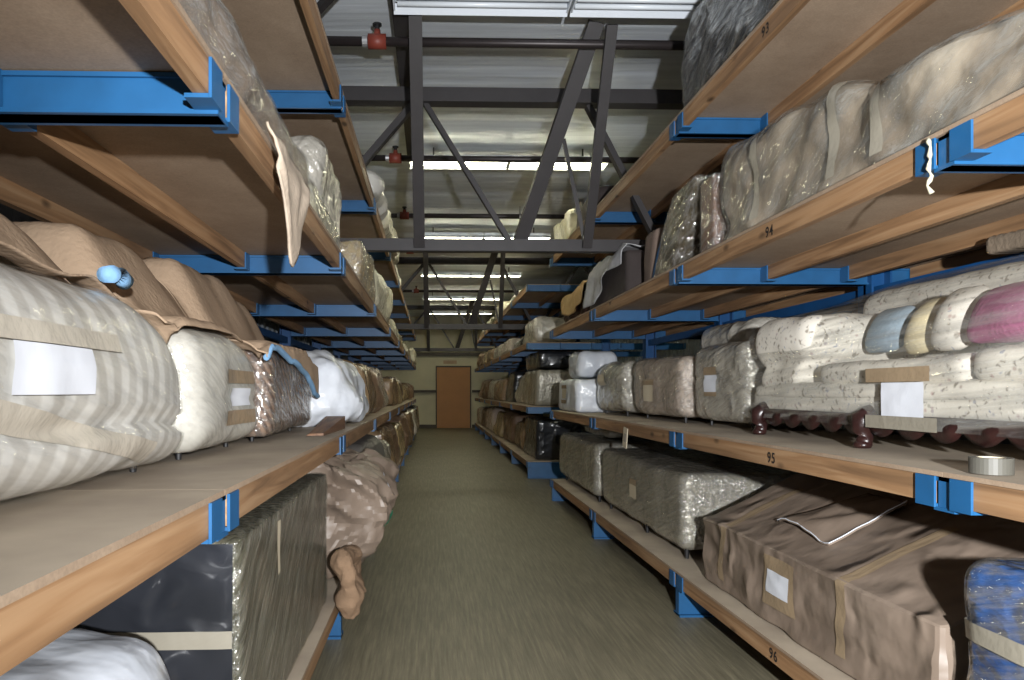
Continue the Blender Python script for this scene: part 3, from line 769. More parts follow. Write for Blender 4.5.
# ---------------- left rack, bottom shelf
t = wrapped('plastic_bag', 'smooth white plastic bag at the lower left corner, bottom shelf', 'bag', -1.5, -.66, 1.10, 2.02, zB, .58, M['bag'], r=.2, res=.035, seed=12, group=GRP['LB'], single=True, lump=.03, crease=.006, cfreq=5)
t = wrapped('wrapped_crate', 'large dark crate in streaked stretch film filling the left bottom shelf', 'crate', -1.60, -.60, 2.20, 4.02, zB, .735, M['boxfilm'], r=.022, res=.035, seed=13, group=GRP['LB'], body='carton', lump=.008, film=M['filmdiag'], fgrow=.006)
decal(t, 'end_panel', M['black'], (-1.1, 2.2, zB+.37), (.96,0,0), (0,0,.71), 26, 20, (0,1,0), .011, 'black film covered near end')
decal(t, 'tape_strip', M['greytape'], (-1.0, 2.2, zB+.43), (.76,0,0), (0,0,.055), 20, 2, (0,1,0), .015, 'grey tape strip across the near end')
decal(t, 'handle_mark', M['oldpaper'], (-.6, 2.72, zB+.60), (0,.05,0), (0,.02,.20), 4, 8, (-1,0,0), .010, 'pale smear on the side')
def kb(p):
    p.x += .24*math.sin(cl((p.z-.04)/.8, 0, 1)*math.pi)*cl((p.x+.3)/.4, 0, 1)
    return p
t = wrapped('paper_bundle', 'big crumpled brown paper bundle bulging into the aisle from the left bottom shelf', 'bundle', -1.35, -.54, 4.38, 5.85, zB+.012, .69, M['kraft'], r=.12, res=.022, seed=14, group=GRP['LB'], lump=.05, crease=.08, cfreq=6.5, shape=kb, body='crumpled_paper')
decal(t, 'paper_label', M['paper'], (-.42, 5.05, .86), (0,.09,0), (0,0,.11), 4, 5, (-1,0,0), .008)
decal(t, 'strap', M['teal'], (-.42, 4.85, .55), (0,.10,.24), (0,.05,0), 8, 2, (-1,0,0), .008, 'green strap')
t = wrapped('folded_cloth', 'tan folded cloth hanging over the bottom shelf edge below the big paper bundle', 'cloth', -.512, -.41, 3.84, 4.24, .20, .38, M['oldblanket'], r=.05, res=.014, seed=17, single=True, flat=False, lump=.02, crease=.045, cfreq=7,
            shape=lambda p: Vector((p.x - .02*cl((p.z-.17)/.06, 0, 1), .02 + (p.y - .02)*(.62 + .38*cl(p.z/.25, 0, 1)), p.z)))
t = wrapped('tarp_roll', 'dark grey tarp covered roll behind the big paper bundle, left bottom shelf', 'roll', -1.5, -.50, 6.0, 7.6, zB, .74, M['tarp'], r=.2, res=.05, seed=15, group=GRP['LB'], single=True, lump=.04, crease=.015, cfreq=4)

# ---------------- left rack, upper shelf
t = wrapped('wrapped_mattress', 'low padded bundle in brown paper along the near edge of the left upper shelf', 'bundle', -1.45, -.565, 1.00, 3.30, zU, .26, M['kraft'], r=.12, res=.035, seed=21, group=GRP['LU'], lump=.03, crease=.012, cfreq=3, film=M['filmhazy'], body='padded_body')
def flap(u, v):
    tip = 1 - abs(2*v-.9)**1.3*.75
    y = 2.22 + .58*v + .05*u*(1-v)
    return Vector((-.515 + .03*math.sin(u*2.2) + .02*noise.noise(Vector((u*3, v*4, 2))), y, 2.40 - .05*(1-u) - u*(.12 + .34*max(0, tip)**1.5) ))
b = Vector((-.535, 2.4, 2.05))
o = MB().grid(lambda u, v: flap(u, v) - b, 24, 24).build('hanging_cloth', simple('pale_tan_cloth', srgb(176,160,142), .85, var=.2, scale=9, bump=.4), None, smooth=True, solid=.008); o.location = b
tag(o, 'pointed tan cloth corner hanging down over the left upper shelf front', 'cloth')
def lobe(p):
    return p
t = wrapped('wrapped_bundle', 'pale rounded bundle in clear film beside the hanging cloth, left upper shelf', 'bundle', -1.40, -.575, 3.36, 4.45, zU, .22, M['creamfilm'], r=.15, res=.035, seed=22, group=GRP['LU'], film=M['film'], lump=.04, crease=.015)
t = wrapped('wrapped_bundle', 'tall grey bundle in shiny film standing on the left upper shelf below the roof', 'bundle', -1.50, -.72, 4.56, 5.62, zU, .84, M['silver'], r=.10, res=.04, seed=23, group=GRP['LU'], lump=.03, crease=.02)
t = wrapped('wrapped_chair_stack', 'ribbed dark slatted stack in yellowish film, left upper shelf', 'stack', -1.35, -.57, 5.72, 7.1, zU, .40, M['tanfilm'], r=.05, res=.045, seed=24, group=GRP['LU'], film=M['film'], lump=.04, crease=.02,
            grooves=tuple((1, -.6+.15*i, .03, .03) for i in range(9)), body='slatted_body')
t = wrapped('wrapped_bundle', 'crinkled pale bundle in shiny film, left upper shelf near the second arm', 'bundle', -1.45, -.56, 7.25, 9.4, zU, .50, M['creamfilm'], r=.14, res=.05, seed=25, group=GRP['LU'], lump=.06, crease=.03)
t = wrapped('wrapped_bundle', 'cream sheeted bundle leaning over the front of the left top shelf', 'bundle', -1.3, -.50, 6.5, 7.7, zT, .22, M['cream'], r=.12, res=.045, seed=26, group=GRP['LT'], lump=.06, crease=.02)
t = wrapped('wrapped_bundle', 'pale crinkled bundle in film, second on the left top shelf', 'bundle', -1.3, -.48, 8.0, 10.6, zT, .30, M['creamfilm'], r=.1, res=.06, seed=27, group=GRP['LT'], lump=.05, crease=.03)

# ---------------- right rack, middle shelf: carved sofa
xs = 1.98
sofa = empty('carved_sofa', (xs+.45, 2.95, zM), 'long floral sofa with carved dark wood base in clear film, right middle shelf', 'sofa')
so = Vector(sofa.location)
def part(name, x0, x1, y0, y1, z0, h, m, parent=sofa, **kw):
    ver, fac = surf(abs(x1-x0), abs(y1-y0), h, kw.pop('r', .05), kw.pop('res', .035), kw.pop('seed', 1), flat=False, **kw)
    o = mesh_obj(name, ver, fac, m, parent); o.location = Vector(((x0+x1)/2, (y0+y1)/2, z0)) - (Vector(parent.location) if parent else Vector((0,0,0)))
    return o
part('seat_base', xs, xs+.85, 1.55, 4.28, zM+.14, .12, M['floral'], r=.03, lump=.01, seed=31)
part('front_panel', xs-.012, xs+.25, 1.55, 4.24, zM+.215, .085, M['floral'], r=.035, lump=.012, seed=32)
part('seat_cushion', xs-.005, xs+.62, 2.55, 3.55, zM+.285, .11, M['floral'], r=.045, lump=.012, seed=33)
part('seat_cushion', xs-.005, xs+.62, 1.60, 2.53, zM+.285, .125, M['floral'], r=.045, lump=.012, seed=34)
part('arm', xs-.02, xs+.80, 3.62, 4.28, zM+.22, .46, M['floral'], r=.12, lump=.02, seed=35, grooves=((2, .20, .05, .05),), shape=lambda p: Vector((p.x, p.y*(.72 if p.z < .18 else 1), p.z)))
part('backrest', xs+.60, xs+.86, 1.55, 4.2, zM+.25, .60, M['floral'], r=.10, lump=.015, seed=36)
# carved apron: scalloped lower edge
mb = MB(); n = 120; bm = mb.bm; rows = []
for i in range(n+1):
    y = 1.58 + 2.66*i/n; ph = (y-1.58)/.19
    low = .055 + .055*(1-abs(math.sin(ph*math.pi))**.6)
    rows.append([bm.verts.new((xs-.02 - .014*math.sin(k/5*math.pi)*(1+.6*math.sin(ph*2*math.pi)) - so.x, y - so.y, (.155 - (.155-low)*k/5))) for k in range(6)])
for a, b in zip(rows, rows[1:]):
    for k in range(5): bm.faces.new((a[k], b[k], b[k+1], a[k+1]))
mb.build('carved_apron', M['mahogany'], sofa, smooth=True, solid=.03)
def leg(x, y):
    pts = [(x+.05, y, .16), (x+.01, y, .14), (x-.035, y, .115), (x-.04, y, .085), (x-.01, y, .055), (x-.02, y, .03), (x-.05, y, .02)]
    mb = MB().sweep([Vector((p[0]-so.x, p[1]-so.y, p[2])) for p in pts], [.05, .058, .052, .036, .03, .038, .02], 12)
    mb.lathe([(.0, 0), (.034, .0), (.04, .014), (.03, .03), (0, .034)], (x-.03-so.x, y-so.y, 0), 14)
    mb.build('leg', M['mahogany'], sofa, smooth=True)
for x, y in ((xs, 4.12), (xs, 3.12), (xs, 1.75), (xs+.8, 4.12), (xs+.8, 1.75)): leg(x, y)
def pillow(label, m, x, y, z, w, h, lean, rz, seed):
    b = MB()
    ver, fac = surf(w, .16, h, .075, .03, seed, lump=.012, flat=False)
    for v in ver:
        k = (1-(2*v.x/w)**2*.55)*(1-((2*v.z/h-1))**2*.5); v.y *= k
        v.z, v.y = v.z*math.cos(lean) , v.y + v.z*math.sin(lean)
    o = mesh_obj('cushion', ver, fac, m); o.location = (x, y, z); o.rotation_euler.z = rz
    return tag(o, label, 'cushion', 'cushions on the floral sofa')
zc = zM + .435
pillow('bright pink cushion on the floral sofa at the right edge', M['pinkcloth'], xs+.17, 2.50, zc+.005, .56, .245, .35, R(-90), 41)
pillow('blue and white floral cushion beside the pink cushion', M['floral'], xs+.22, 2.925, zc-.01, .24, .29, .35, R(-90), 42)
pillow('small cream cushion between the blue and floral cushions', M['creamcloth'], xs+.26, 3.165, zc-.01, .20, .27, .35, R(-90), 43)
pillow('pale blue cushion on the floral sofa nearest its far arm', M['bluecloth'], xs+.27, 3.44, zc+.01, .30, .25, .35, R(-90), 44)
# film stretched from arm to back, following the sofa
def sf(u, v):
    prof = [(xs-.035, .10), (xs-.035, .22), (xs-.03, .30), (xs-.028, .43), (xs+.0, .60), (xs+.10, .70), (xs+.35, .76), (xs+.62, .87), (xs+.84, .88)]
    k = u*(len(prof)-1); i = min(int(k), len(prof)-2); a, b = Vector(prof[i]), Vector(prof[i+1]); p = a.lerp(b, k-i)
    y = 1.50 + 2.82*v
    far = cl((v-.80)/.2, 0, 1)
    near = 1-v
    z = p.y
    if u > .4: z -= .07*far*far*(u-.4)/.6 
    x = p.x + (.045)*(1 if u > .4 else 0)*(1-far)
    q = Vector((x, y, z)); q += .006*Vector((noise.noise(Vector((u*12, v*3, 1))), 0, noise.noise(Vector((u*14, v*3, 5)))))
    return q - Vector((so.x, so.y, 0))
fm = MB().grid(sf, 40, 60)
fm.build('stretch_film', filmmat('streaked_sofa_film', haze=.12, streak=(30,2.2,30), srot=(.08,0,0), spread=.22, hz=(.6,.6,.56,1), gloss=.14, bump=.4), sofa, smooth=True)
def plate(name, m, y, z, wy, hz, parent, x, label=None, dx=.0):
    b = MB().grid(lambda u, v: Vector((x + dx*(v-.5) - so.x + .003*noise.noise(Vector((u*3, v*3, y))), y + wy*(.5-u) - so.y, z + hz*(v-.5) - zM)), 12, 8)
    o = b.build(name, m, parent, smooth=True)
    if label: o['label'] = label
plate('paper_label', M['paper'], 2.83, zM+.215, .26, .155, sofa, xs-.05, 'white paper label')
plate('tape_strip', M['tape'], 2.86, zM+.325, .40, .06, sofa, xs-.055, 'brown tape above the paper label')
plate('tape_strip', M['greytape'], 2.83, zM+.125, .44, .055, sofa, xs-.062, 'grey tape below the paper label')
t = wrapped('fabric_bundle', 'folded grey-brown fabric standing on the floral sofa back below the upper shelf', 'fabric', 2.62, 2.78, 2.98, 3.26, zM+.90, .085, simple('grey_brown_fabric', srgb(118,104,88), .9, bump=.5), r=.02, res=.02, seed=47, single=True, lump=.01, grooves=tuple((1, -.12+.05*i, .012, .008) for i in range(6)))
t = empty('tape_roll', (1.745, 2.14, zM), 'grey roll of tape standing on the right middle shelf edge', 'tape roll')
MB().lathe([(.038, 0), (.058, 0), (.058, .05), (.038, .05), (.038, 0)], n=32).build('tape', M['ducttape'], t)
MB().lathe([(.034, 0), (.038, 0), (.038, .05), (.034, .05), (.034, 0)], n=32).build('core', M['oldpaper'], t)

def soft(p): return p
t = wrapped('wrapped_armchair', 'square armchair in crinkled film with white label, next to the floral sofa', 'armchair', 2.0, 2.86, 4.42, 5.30, zM+.045, .60, M['silver'], r=.07, res=.035, seed=51, group=GRP['RM'], film=M['film'], lump=.02, crease=.004,
            grooves=((2, .36, .015, .02),), shape=lambda p: Vector((p.x, p.y, p.z*(1+.12*cl(p.x/.4, -1, 1)))), body='upholstered_body')
decal(t, 'paper_label', M['paper'], (2.0, 4.94, zM+.31), (0,-.20,0), (0,0,.12), 8, 6, (1,0,0), .016, 'white paper label')
decal(t, 'tape_strip', M['tape'], (2.0, 4.94, zM+.40), (0,-.21,0), (0,0,.055), 8, 4, (1,0,0), .015)
decal(t, 'tape_strip', M['tape'], (2.0, 4.94, zM+.235), (0,-.21,0), (0,0,.03), 8, 4, (1,0,0), .015)
feet(t, ((2.1, 4.52), (2.1, 5.2), (2.85, 4.52), (2.85, 5.2)), zM, zM+.07)
t = wrapped('wrapped_armchair', 'pinkish grey armchair in film with a beige label, right middle shelf', 'armchair', 1.95, 2.9, 5.45, 6.75, zM+.045, .50, M['pinkgrey'], r=.09, res=.04, seed=52, group=GRP['RM'], film=M['film'], lump=.02, crease=.004, grooves=((2, .34, .02, .02),), body='upholstered_body')
decal(t, 'paper_label', M['oldpaper'], (1.95, 6.20, zM+.24), (0,-.22,0), (0,0,.15), 8, 6, (1,0,0), .016, 'beige paper label')
decal(t, 'tape_strip', M['tape'], (1.95, 6.20, zM+.335), (0,-.26,0), (0,0,.05), 8, 4, (1,0,0), .017)
feet(t, ((2.05, 5.6), (2.05, 6.6), (2.8, 5.6), (2.8, 6.6)), zM, zM+.07)
t = wrapped('wrapped_cushion', 'grey film wrapped cushion propped on top of the pinkish grey armchair', 'cushion', 2.45, 2.85, 5.42, 6.4, zM+.60, .24, M['silver'], r=.11, res=.04, seed=53, single=True, lump=.03, flat=False, shape=lambda p: Vector((p.x, p.y, p.z + .10*cl(-p.y/.5, -1, 1)*0)))
t = wrapped('wrapped_armchair', 'shiny silver-wrapped armchair with rounded front, middle of the right middle shelf', 'armchair', 1.90, 2.85, 6.95, 8.15, zM+.04, .52, M['silver'], r=.12, res=.04, seed=54, group=GRP['RM'], film=M['film'], lump=.03, crease=.008, grooves=((2, .27, .02, .03),), body='upholstered_body')
decal(t, 'paper_label', M['oldpaper'], (1.90, 7.75, zM+.38), (0,-.25,0), (0,0,.12), 8, 6, (1,0,0), .016, 'beige paper label')
feet(t, ((2.0, 7.1), (2.0, 8.0), (2.75, 7.1), (2.75, 8.0)), zM, zM+.07)
t = wrapped('covered_box', 'low white covered box with taped label at the end of the right middle shelf', 'box', 1.72, 2.8, 8.30, 9.50, zM, .40, M['bag'], r=.07, res=.04, seed=55, group=GRP['RM'], lump=.02, crease=.008, body='white_cover')
decal(t, 'paper_label', M['oldpaper'], (1.72, 9.0, zM+.22), (0,-.24,0), (0,0,.12), 6, 6, (1,0,0), .012)
decal(t, 'tape_strip', M['tape'], (1.72, 9.0, zM+.31), (0,-.30,0), (0,0,.045), 6, 4, (1,0,0), .012)
decal(t, 'tape_strip', M['tape'], (1.72, 9.0, zM+.12), (0,-.30,0), (0,0,.045), 6, 4, (1,0,0), .012)
t = wrapped('covered_chair', 'white covered chair back standing on the low white box', 'chair', 1.84, 2.35, 8.75, 9.45, zM+.425, .34, M['bag'], r=.10, res=.04, seed=56, single=True, lump=.02, crease=.008)

# ---------------- right rack, bottom shelf
def kraftbox(p):
    # low front, rising back with a slanting lid
    f = cl((p.x + .47)/.75, 0, 1)
    top = .40 + .36*f
    p.z *= top/.76
    if p.z > .34 and f < .9: p.x += 0
    return p
t = wrapped('paper_wrapped_crate', 'huge brown paper package with slanting top in the right bottom foreground', 'package', 1.74, 2.78, 2.36, 4.46, zB, .76, M['kraft'], r=.035, res=.03, seed=61, group=GRP['RB'], lump=.012, crease=.014, cfreq=4.5, shape=kraftbox, body='brown_paper_cover')
decal(t, 'paper_label', M['paper'], (1.74, 3.46, zB+.23), (0,-.22,0), (0,0,.115), 8, 8, (1,0,0), .010, 'white handwritten label')
band(t, 'tape_strip', M['tape'], (2.2, 4.15, zB+.3), (1,0,0), (0,0,1), (0,.07,0), a0=R(85), a1=R(206))
band(t, 'tape_strip', M['tape'], (2.2, 2.93, zB+.3), (1,0,0), (0,0,1), (0,.07,0), a0=R(85), a1=R(206))
decal(t, 'tape_strip', M['tape'], (1.74, 3.46, zB+.23), (0,-.30,0), (0,0,.25), 10, 8, (1,0,0), .007, 'clear tape over the label')
decal(t, 'tape_strip', M['greytape'], (1.79, 3.40, 1.2), (0,-1.9,0), (.10,0,0), 50, 4, (0,0,-1), .008, 'shiny tape along the front edge')
def ff(u, v):
    x = 1.90 + .38*u; y = 3.80 - .50*v - .20*u*(1-v)
    f = cl((x-2.26+.47)/.75, 0, 1)
    z = zB + .40 + .36*f + .035 + .02*noise.noise(Vector((u*3, v*4, 3))) + .02*math.sin(v*5)*(1-u)
    return Vector((x, y, z)) - Vector(t.root.location)
MB().grid(ff, 20, 24).build('paper_flap', M['kraft'], t.root, smooth=True, solid=.006)['label'] = 'loose folded paper flap with white edges'
MB().sweep([ff(0, v/12) + Vector((0,0,.006)) for v in range(13)], .003, 6).build('flap_edge', M['paper'], t.root)
MB().sweep([ff(v/12, 1) + Vector((0,0,.006)) for v in range(13)], .003, 6).build('flap_edge', M['paper'], t.root)
t = wrapped('blue_wrapped_bundle', 'blue plastic wrapped bundle with grey tape band at the lower right corner', 'bundle', 1.715, 2.5, 1.50, 2.24, zB, .655, M['bluewrap'], r=.07, res=.03, seed=62, group=GRP['RB'], lump=.02, crease=.012, body='blue_plastic_cover', film=M['film'])
band(t, 'tape_band', M['greytape'], (2.1, 1.87, zB+.44), (1,0,0), (0,1,0), (0,0,.06), n=60, off=.014)
def otto(p):
    return p
t = wrapped('wrapped_ottoman', 'long grey ottoman in stretch film with white label, right bottom shelf', 'ottoman', 1.76, 2.80, 4.90, 7.20, zB+.07, .54, M['greyfilm'], r=.07, res=.035, seed=63, group=GRP['RB'], film=M['film'], lump=.012, grooves=((2, .36, .02, .006),), body='upholstered_body')
decal(t, 'paper_label', M['oldpaper'], (1.76, 6.05, zB+.33), (0,-.20,0), (0,0,.12), 6, 6, (1,0,0), .016, 'white paper label')
decal(t, 'tape_strip', M['tape'], (1.76, 6.05, zB+.41), (0,-.20,0), (0,0,.05), 6, 4, (1,0,0), .017)
feet(t, ((1.83, 4.98), (1.83, 5.9), (1.83, 7.1), (2.7, 4.98), (2.7, 7.1)), zB, zB+.09, .02)
t = wrapped('wrapped_ottoman', 'shorter grey ottoman in stretch film behind the long ottoman, right bottom shelf', 'ottoman', 1.74, 2.75, 7.45, 9.52, zB+.07, .56, M['greyfilm'], r=.08, res=.04, seed=64, group=GRP['RB'], film=M['film'], lump=.014, body='upholstered_body')
feet(t, ((1.82, 7.55), (1.82, 9.4), (2.65, 7.55), (2.65, 9.4)), zB, zB+.09, .02)
t = wrapped('wrapped_bundle', 'crinkled grey film bundle lying on the shorter ottoman', 'bundle', 2.0, 2.6, 8.0, 9.2, zB+.66, .12, M['silver'], r=.05, res=.05, seed=65, single=True, lump=.03, crease=.01)
o = MB().box(-.003, .003, -.06, .06, -.17, 0).build('paper_tag', M['oldpaper']); o.location = (1.634, 5.86, 1.19); o.rotation_euler = (R(6), R(2), 0)
tag(o, 'white paper tag hanging from the front joist of the right middle shelf', 'tag')
MB().box(-.0045, -.003, -.035, .04, -.12, -.05).build('print', simple('faded_grey_print', srgb(150,142,128), .8), o)

# ---------------- right rack, upper shelf
def ru(p):
    near = cl((-p.y + .7)/1.5, 0, 1); back = cl((p.x + .35)/.6, 0, 1)
    p.z *= 1 - .44*near*(1-.45*back) + .03*math.sin(p.y*7)
    return p
t = wrapped('wrapped_sofa', 'big brown paper padded sofa under clear plastic on the right upper shelf', 'sofa', 1.78, 2.75, 1.70, 4.30, zU, .60, wrapmat('crumpled_beige_paper', [srgb(120,108,94), srgb(158,144,126), srgb(182,170,152)], coat=.3, crough=.3, scale=3.6, bump=.6, wv=1.3, ws=.3, base_bump=.7, streak=(5,9,9)),
            r=.09, res=.03, seed=71, group=GRP['RU'], film=filmmat('clear_plastic_sheet', haze=.14, srot=(.5,0,0), streak=(16,3,12), spread=.26, hz=(.5,.5,.46,1), gloss=.16), fgrow=.02, lump=.02, crease=.03, cfreq=4.5, shape=ru, body='padded_body')
for y in (3.75, 3.02, 2.72):
    band(t, 'tape_strip', M['greytape'], (2.26, y, zU+.28), (1,0,0), (0,0,1), (0,.06,0), a0=R(80), a1=R(200), off=.026)
t = wrapped('slatted_panel', 'upright ribbed brown panel in film beside the plastic-covered sofa, right upper shelf', 'panel', 1.80, 2.4, 4.44, 4.66, zU, .56, simple('ribbed_brown_panel', srgb(122,94,78), .5, scale=12), r=.02, res=.02, seed=72, single=False, lump=.004, film=M['film'], grooves=tuple((1, -.09+.036*i, .006, .006) for i in range(6)), body='panel_stack')
MB().box(-.28, .2, -.05, .05, .0, .012).build('wood_block', M['pine'], t.root)
def mir(p):
    p.y += .55*(.62-p.z)/.62*1.0 - .30
    return p
t = wrapped('wrapped_mirror', 'slanted dark framed mirror in crinkled film leaning on the ribbed panel', 'mirror', 1.78, 2.55, 4.98, 5.44, zU, .62, M['darkfilm'], r=.03, res=.035, seed=73, group=GRP['RU'], lump=.012, crease=.012, film=M['film'], shape=mir, body='mirror_body')
MB().sweep([(-.36, .46, .04), (-.365, .38, .14), (-.365, .27, .28), (-.36, .15, .42), (-.34, .0, .58)], .014, 8).build('edge_strap', M['blue'], t.root)['label'] = 'blue strap along the edge'
t = wrapped('leaning_board', 'brown cloth wrapped board leaning behind the slanted mirror, right upper shelf', 'board', 1.80, 2.5, 5.62, 5.90, zU, .48, simple('brown_grey_cloth', srgb(112,96,86), .9, bump=.4), r=.05, res=.04, seed=74, single=True, lump=.012, shape=lambda p: Vector((p.x, p.y + .45*(.3-p.z)*.6, p.z)))
t = wrapped('dark_box', 'dark brown covered box under a grey felt cloth, right upper shelf', 'box', 1.72, 2.6, 6.15, 7.6, zU, .42, M['darkcloth'], r=.03, res=.05, seed=75, group=GRP['RU'], single=True, lump=.01)
drape('felt_cloth', 'grey felt cloth draped over the dark brown box, right upper shelf', 'cloth', [t], 2.5, 1.74, 6.19, 7.55, lambda v: .15 + .24*cl((v-.3)/.4, 0, 1), M['greycloth'], sx=1, wob=.06, seed=11, lift=.02, y1f=7.56)
t = wrapped('upholstered_chair', 'dark wooden chair lying under an ochre blanket, end of the right upper shelf', 'chair', 1.76, 2.5, 7.95, 9.35, zU, .36, M['mahogany'], r=.12, res=.05, seed=76, group=GRP['RU'], single=True, lump=.04, crease=.02)
drape('moving_blanket', 'ochre blanket draped over the dark chair at the end of the right upper shelf', 'blanket', [t], 2.45, 1.78, 7.97, 9.34, lambda v: .20 + .08*math.sin(v*3.1), M['blanket2'], sx=1, wob=.05, seed=13, lift=.03)
t = wrapped('wrapped_bundle', 'glossy black plastic wrapped bundle on the right top shelf, nearest the camera', 'bundle', 1.68, 2.6, 3.20, 4.72, zT, .62, M['black'], r=.10, res=.04, seed=77, group=GRP['RT'], lump=.03, crease=.03, film=M['film'])
t = wrapped('wrapped_chair', 'dark chair with a white cover on the right top shelf behind the black bundle', 'chair', 1.72, 2.5, 7.3, 8.4, zT, .34, M['darkcloth'], r=.12, res=.05, seed=78, group=GRP['RT'], lump=.04)
decal(t, 'white_cover', M['bag'], (1.95, 7.9, zT+.3), (.5,0,0), (0,.9,0), 12, 14, (0,0,-1), .02)
t = wrapped('wrapped_bundle', 'cream bundle in film at the far end of the nearer rack, right top shelf', 'bundle', 1.66, 2.5, 8.6, 9.5, zT, .42, M['creamfilm'], r=.08, res=.05, seed=79, group=GRP['RT'], lump=.04, crease=.03)
# twisted film strand hanging at the nearest right arm
pts = [(1.622 - .004*math.sin(i*1.3), 2.24 + .006*math.cos(i*1.7), 2.325 - .014*i) for i in range(14)]
b = Vector(pts[-1])
o = MB().sweep([Vector(p)-b for p in pts], [.006 + .003*math.sin(i*2.1) for i in range(14)], 8).build('film_strand', M['creamfilm'], None, smooth=True); o.location = b
tag(o, 'twisted strand of clear film hanging from the nearest right upper arm', 'strand')

# ---------------- smaller far loads, built one by one
KINDS = {'kraft': ('paper_bundle', 'crumpled brown paper bundle', 'bundle', 'kraftdark', dict(r=.14, lump=.06, crease=.05, cfreq=3.5)),
         'kfilm': ('paper_bundle', 'brown paper bundle in glossy film', 'bundle', 'kraftfilm', dict(r=.12, lump=.05, crease=.03, cfreq=3.5)),
         'silver': ('wrapped_bundle', 'silvery film wrapped bundle', 'bundle', 'silver', dict(r=.14, lump=.04, crease=.02)),
         'pink': ('wrapped_bundle', 'pinkish grey film wrapped bundle', 'bundle', 'pinkgrey', dict(r=.14, lump=.04, crease=.015)),
         'tan': ('wrapped_bundle', 'tan film wrapped bundle', 'bundle', 'tanfilm', dict(r=.1, lump=.04, crease=.03)),
         'cream': ('wrapped_bundle', 'pale film wrapped bundle', 'bundle', 'creamfilm', dict(r=.1, lump=.04, crease=.03)),
         'black': ('wrapped_box', 'black film wrapped box', 'box', 'black', dict(r=.05, lump=.02, crease=.012)),
         'grey': ('wrapped_box', 'grey film wrapped box', 'box', 'greyfilm', dict(r=.06, lump=.02, crease=.008))}
SN = {'LM': ('left middle shelf', zM, -1), 'LB': ('left bottom shelf', zB, -1), 'LU': ('left upper shelf', zU, -1), 'LT': ('left top shelf', zT, -1),
      'RM': ('farther right rack, middle shelf', zM, 1), 'RB': ('farther right rack, bottom shelf', zB, 1), 'RU': ('farther right rack, upper shelf', zU, 1), 'RT': ('farther right rack, top shelf', zT, 1)}
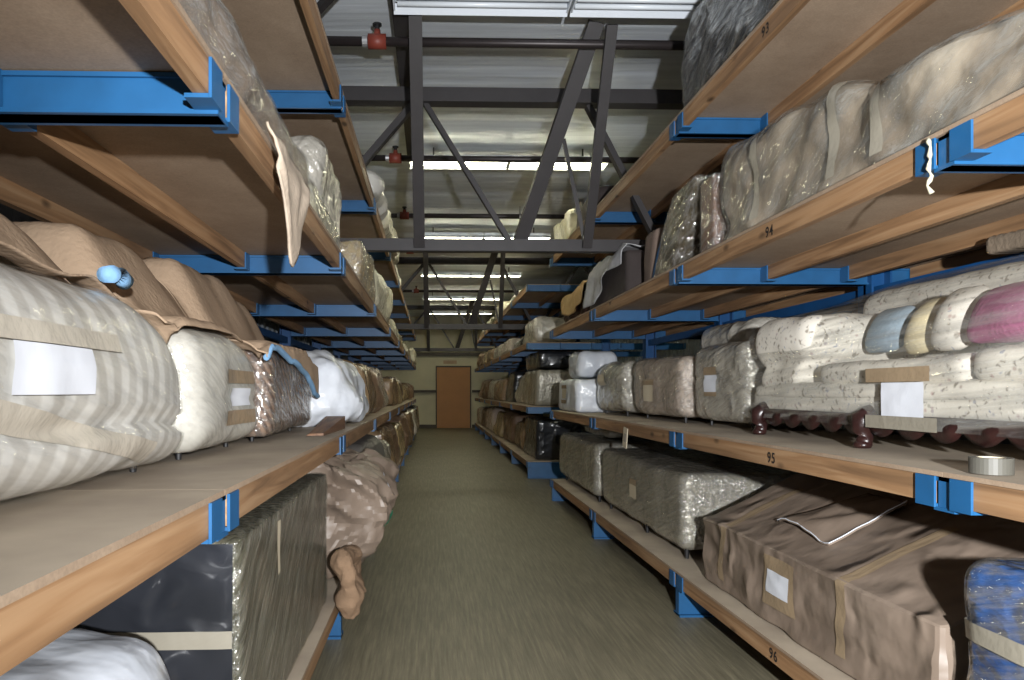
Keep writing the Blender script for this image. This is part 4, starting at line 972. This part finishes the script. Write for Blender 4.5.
FAR = {
 'LM': [('kfilm', 6.75, 7.75, .55, .01), ('kraft', 7.85, 8.7, .50, 0), ('pink', 8.85, 10.2, .56, .0), ('silver', 10.4, 11.5, .60, -.02), ('kfilm', 11.7, 13.0, .46, .0), ('tan', 13.2, 14.6, .5, .0), ('kraft', 14.8, 16.4, .5, 0), ('tan', 16.6, 18.6, .42, 0), ('kfilm', 18.8, 21.0, .5, 0), ('kraft', 21.2, 23.4, .45, 0)],
 'LB': [('silver', 7.8, 9.0, .62, .10), ('kfilm', 9.2, 10.6, .7, .14), ('kraft', 10.8, 12.0, .72, .12), ('tan', 12.2, 13.8, .62, .10), ('kraft', 14.0, 15.8, .74, .14), ('kfilm', 16.0, 18.2, .74, .14), ('silver', 18.4, 20.6, .75, .2), ('black', 20.8, 23.4, .78, .2)],
 'LU': [('tan', 9.6, 11.2, .40, 0), ('cream', 11.4, 13.2, .42, 0), ('tan', 13.4, 15.8, .4, 0), ('cream', 16.2, 18.2, .36, 0), ('tan', 18.6, 20.4, .34, 0), ('cream', 20.8, 23.2, .5, .12)],
 'LT': [('cream', 11.0, 13.6, .34, .04), ('tan', 14.2, 17.0, .3, .02)],
 'RM': [('grey', 12.1, 14.0, .62, -.05), ('silver', 14.2, 15.6, .6, -.1), ('black', 15.8, 17.2, .72, -.1), ('kfilm', 17.4, 19.4, .6, 0), ('silver', 19.6, 21.6, .62, 0), ('kraft', 21.8, 24.0, .6, 0), ('pink', 24.2, 26.4, .6, 0)],
 'RB': [('black', 12.1, 13.8, .70, -.06), ('kfilm', 14.0, 15.6, .62, -.02), ('kraft', 15.8, 17.6, .66, 0), ('tan', 17.8, 19.8, .6, 0), ('pink', 20.0, 22.2, .72, 0), ('kraft', 22.4, 24.4, .62, 0), ('silver', 24.6, 26.5, .7, 0)],
 'RU': [('silver', 12.1, 13.7, .52, .0), ('black', 14.4, 15.8, .26, -.1), ('pink', 16.0, 18.0, .42, 0), ('silver', 18.2, 20.2, .40, .02), ('kfilm', 20.4, 22.4, .46, .02), ('tan', 22.6, 24.4, .5, .02), ('kraft', 24.6, 26.5, .55, .04)],
 'RT': [('pink', 15.4, 17.0, .42, -.04), ('cream', 17.2, 18.6, .4, .02), ('cream', 20.4, 22.6, .32, .04), ('tan', 23.4, 25.6, .34, .04)],
}
rng = random.Random(5)
for s, items in FAR.items():
    where, z0, sx = SN[s]
    cnt = {}
    prng = random.Random(ord(s[0])*3 + ord(s[1]))
    tot = {}
    for it in items: tot[it[0]] = tot.get(it[0], 0) + 1
    for n, (k, y0, y1, h, out) in enumerate(items):
        nm, desc, cat, mk, kw = KINDS[k]
        cnt[k] = cnt.get(k, 0) + 1
        word = ORD[n] if s[0] == 'R' else ORD[n]
        lab = f'{desc}, {word} of the far loads, {where}' if s[0] == 'L' else f'{desc}, {word} load, {where}'
        front = XL if sx < 0 else XR
        fx = front + .03 - out + prng.uniform(0, .10); bx = front + .95; h *= prng.uniform(.86, 1.08)
        if z0 in (zM,) : h = min(h, .70)
        if z0 == zB: h = min(h, .72)
        kw = dict(kw)
        gap = min(.03, (y1-y0)*.05)
        wrapped(nm, lab, cat, sx*fx, sx*bx, y0+gap, y1-gap, z0, h, M[mk], res=.075 if y0 < 13 else .10, seed=100+n*3+hash(s[0])*0+ord(s[1])*17+ord(s[0]), group=GRP[s] if s[0] == 'L' else 'loads on the farther right rack', single=True, shape=(lambda tp, ln: (lambda p: Vector((p.x*(1-tp*p.z), p.y*(1-tp*.8*p.z) + ln*p.z, p.z))))(prng.uniform(.05, .5), prng.uniform(-.25, .05)), **kw)
wrapped('wrapped_crate', 'tall black film wrapped crate stacked on the first grey box, farther right rack', 'crate', 1.86, 2.6, 12.15, 13.9, zM+.66, .30, M['black'], r=.04, res=.06, seed=300, single=True, lump=.015, crease=.01)
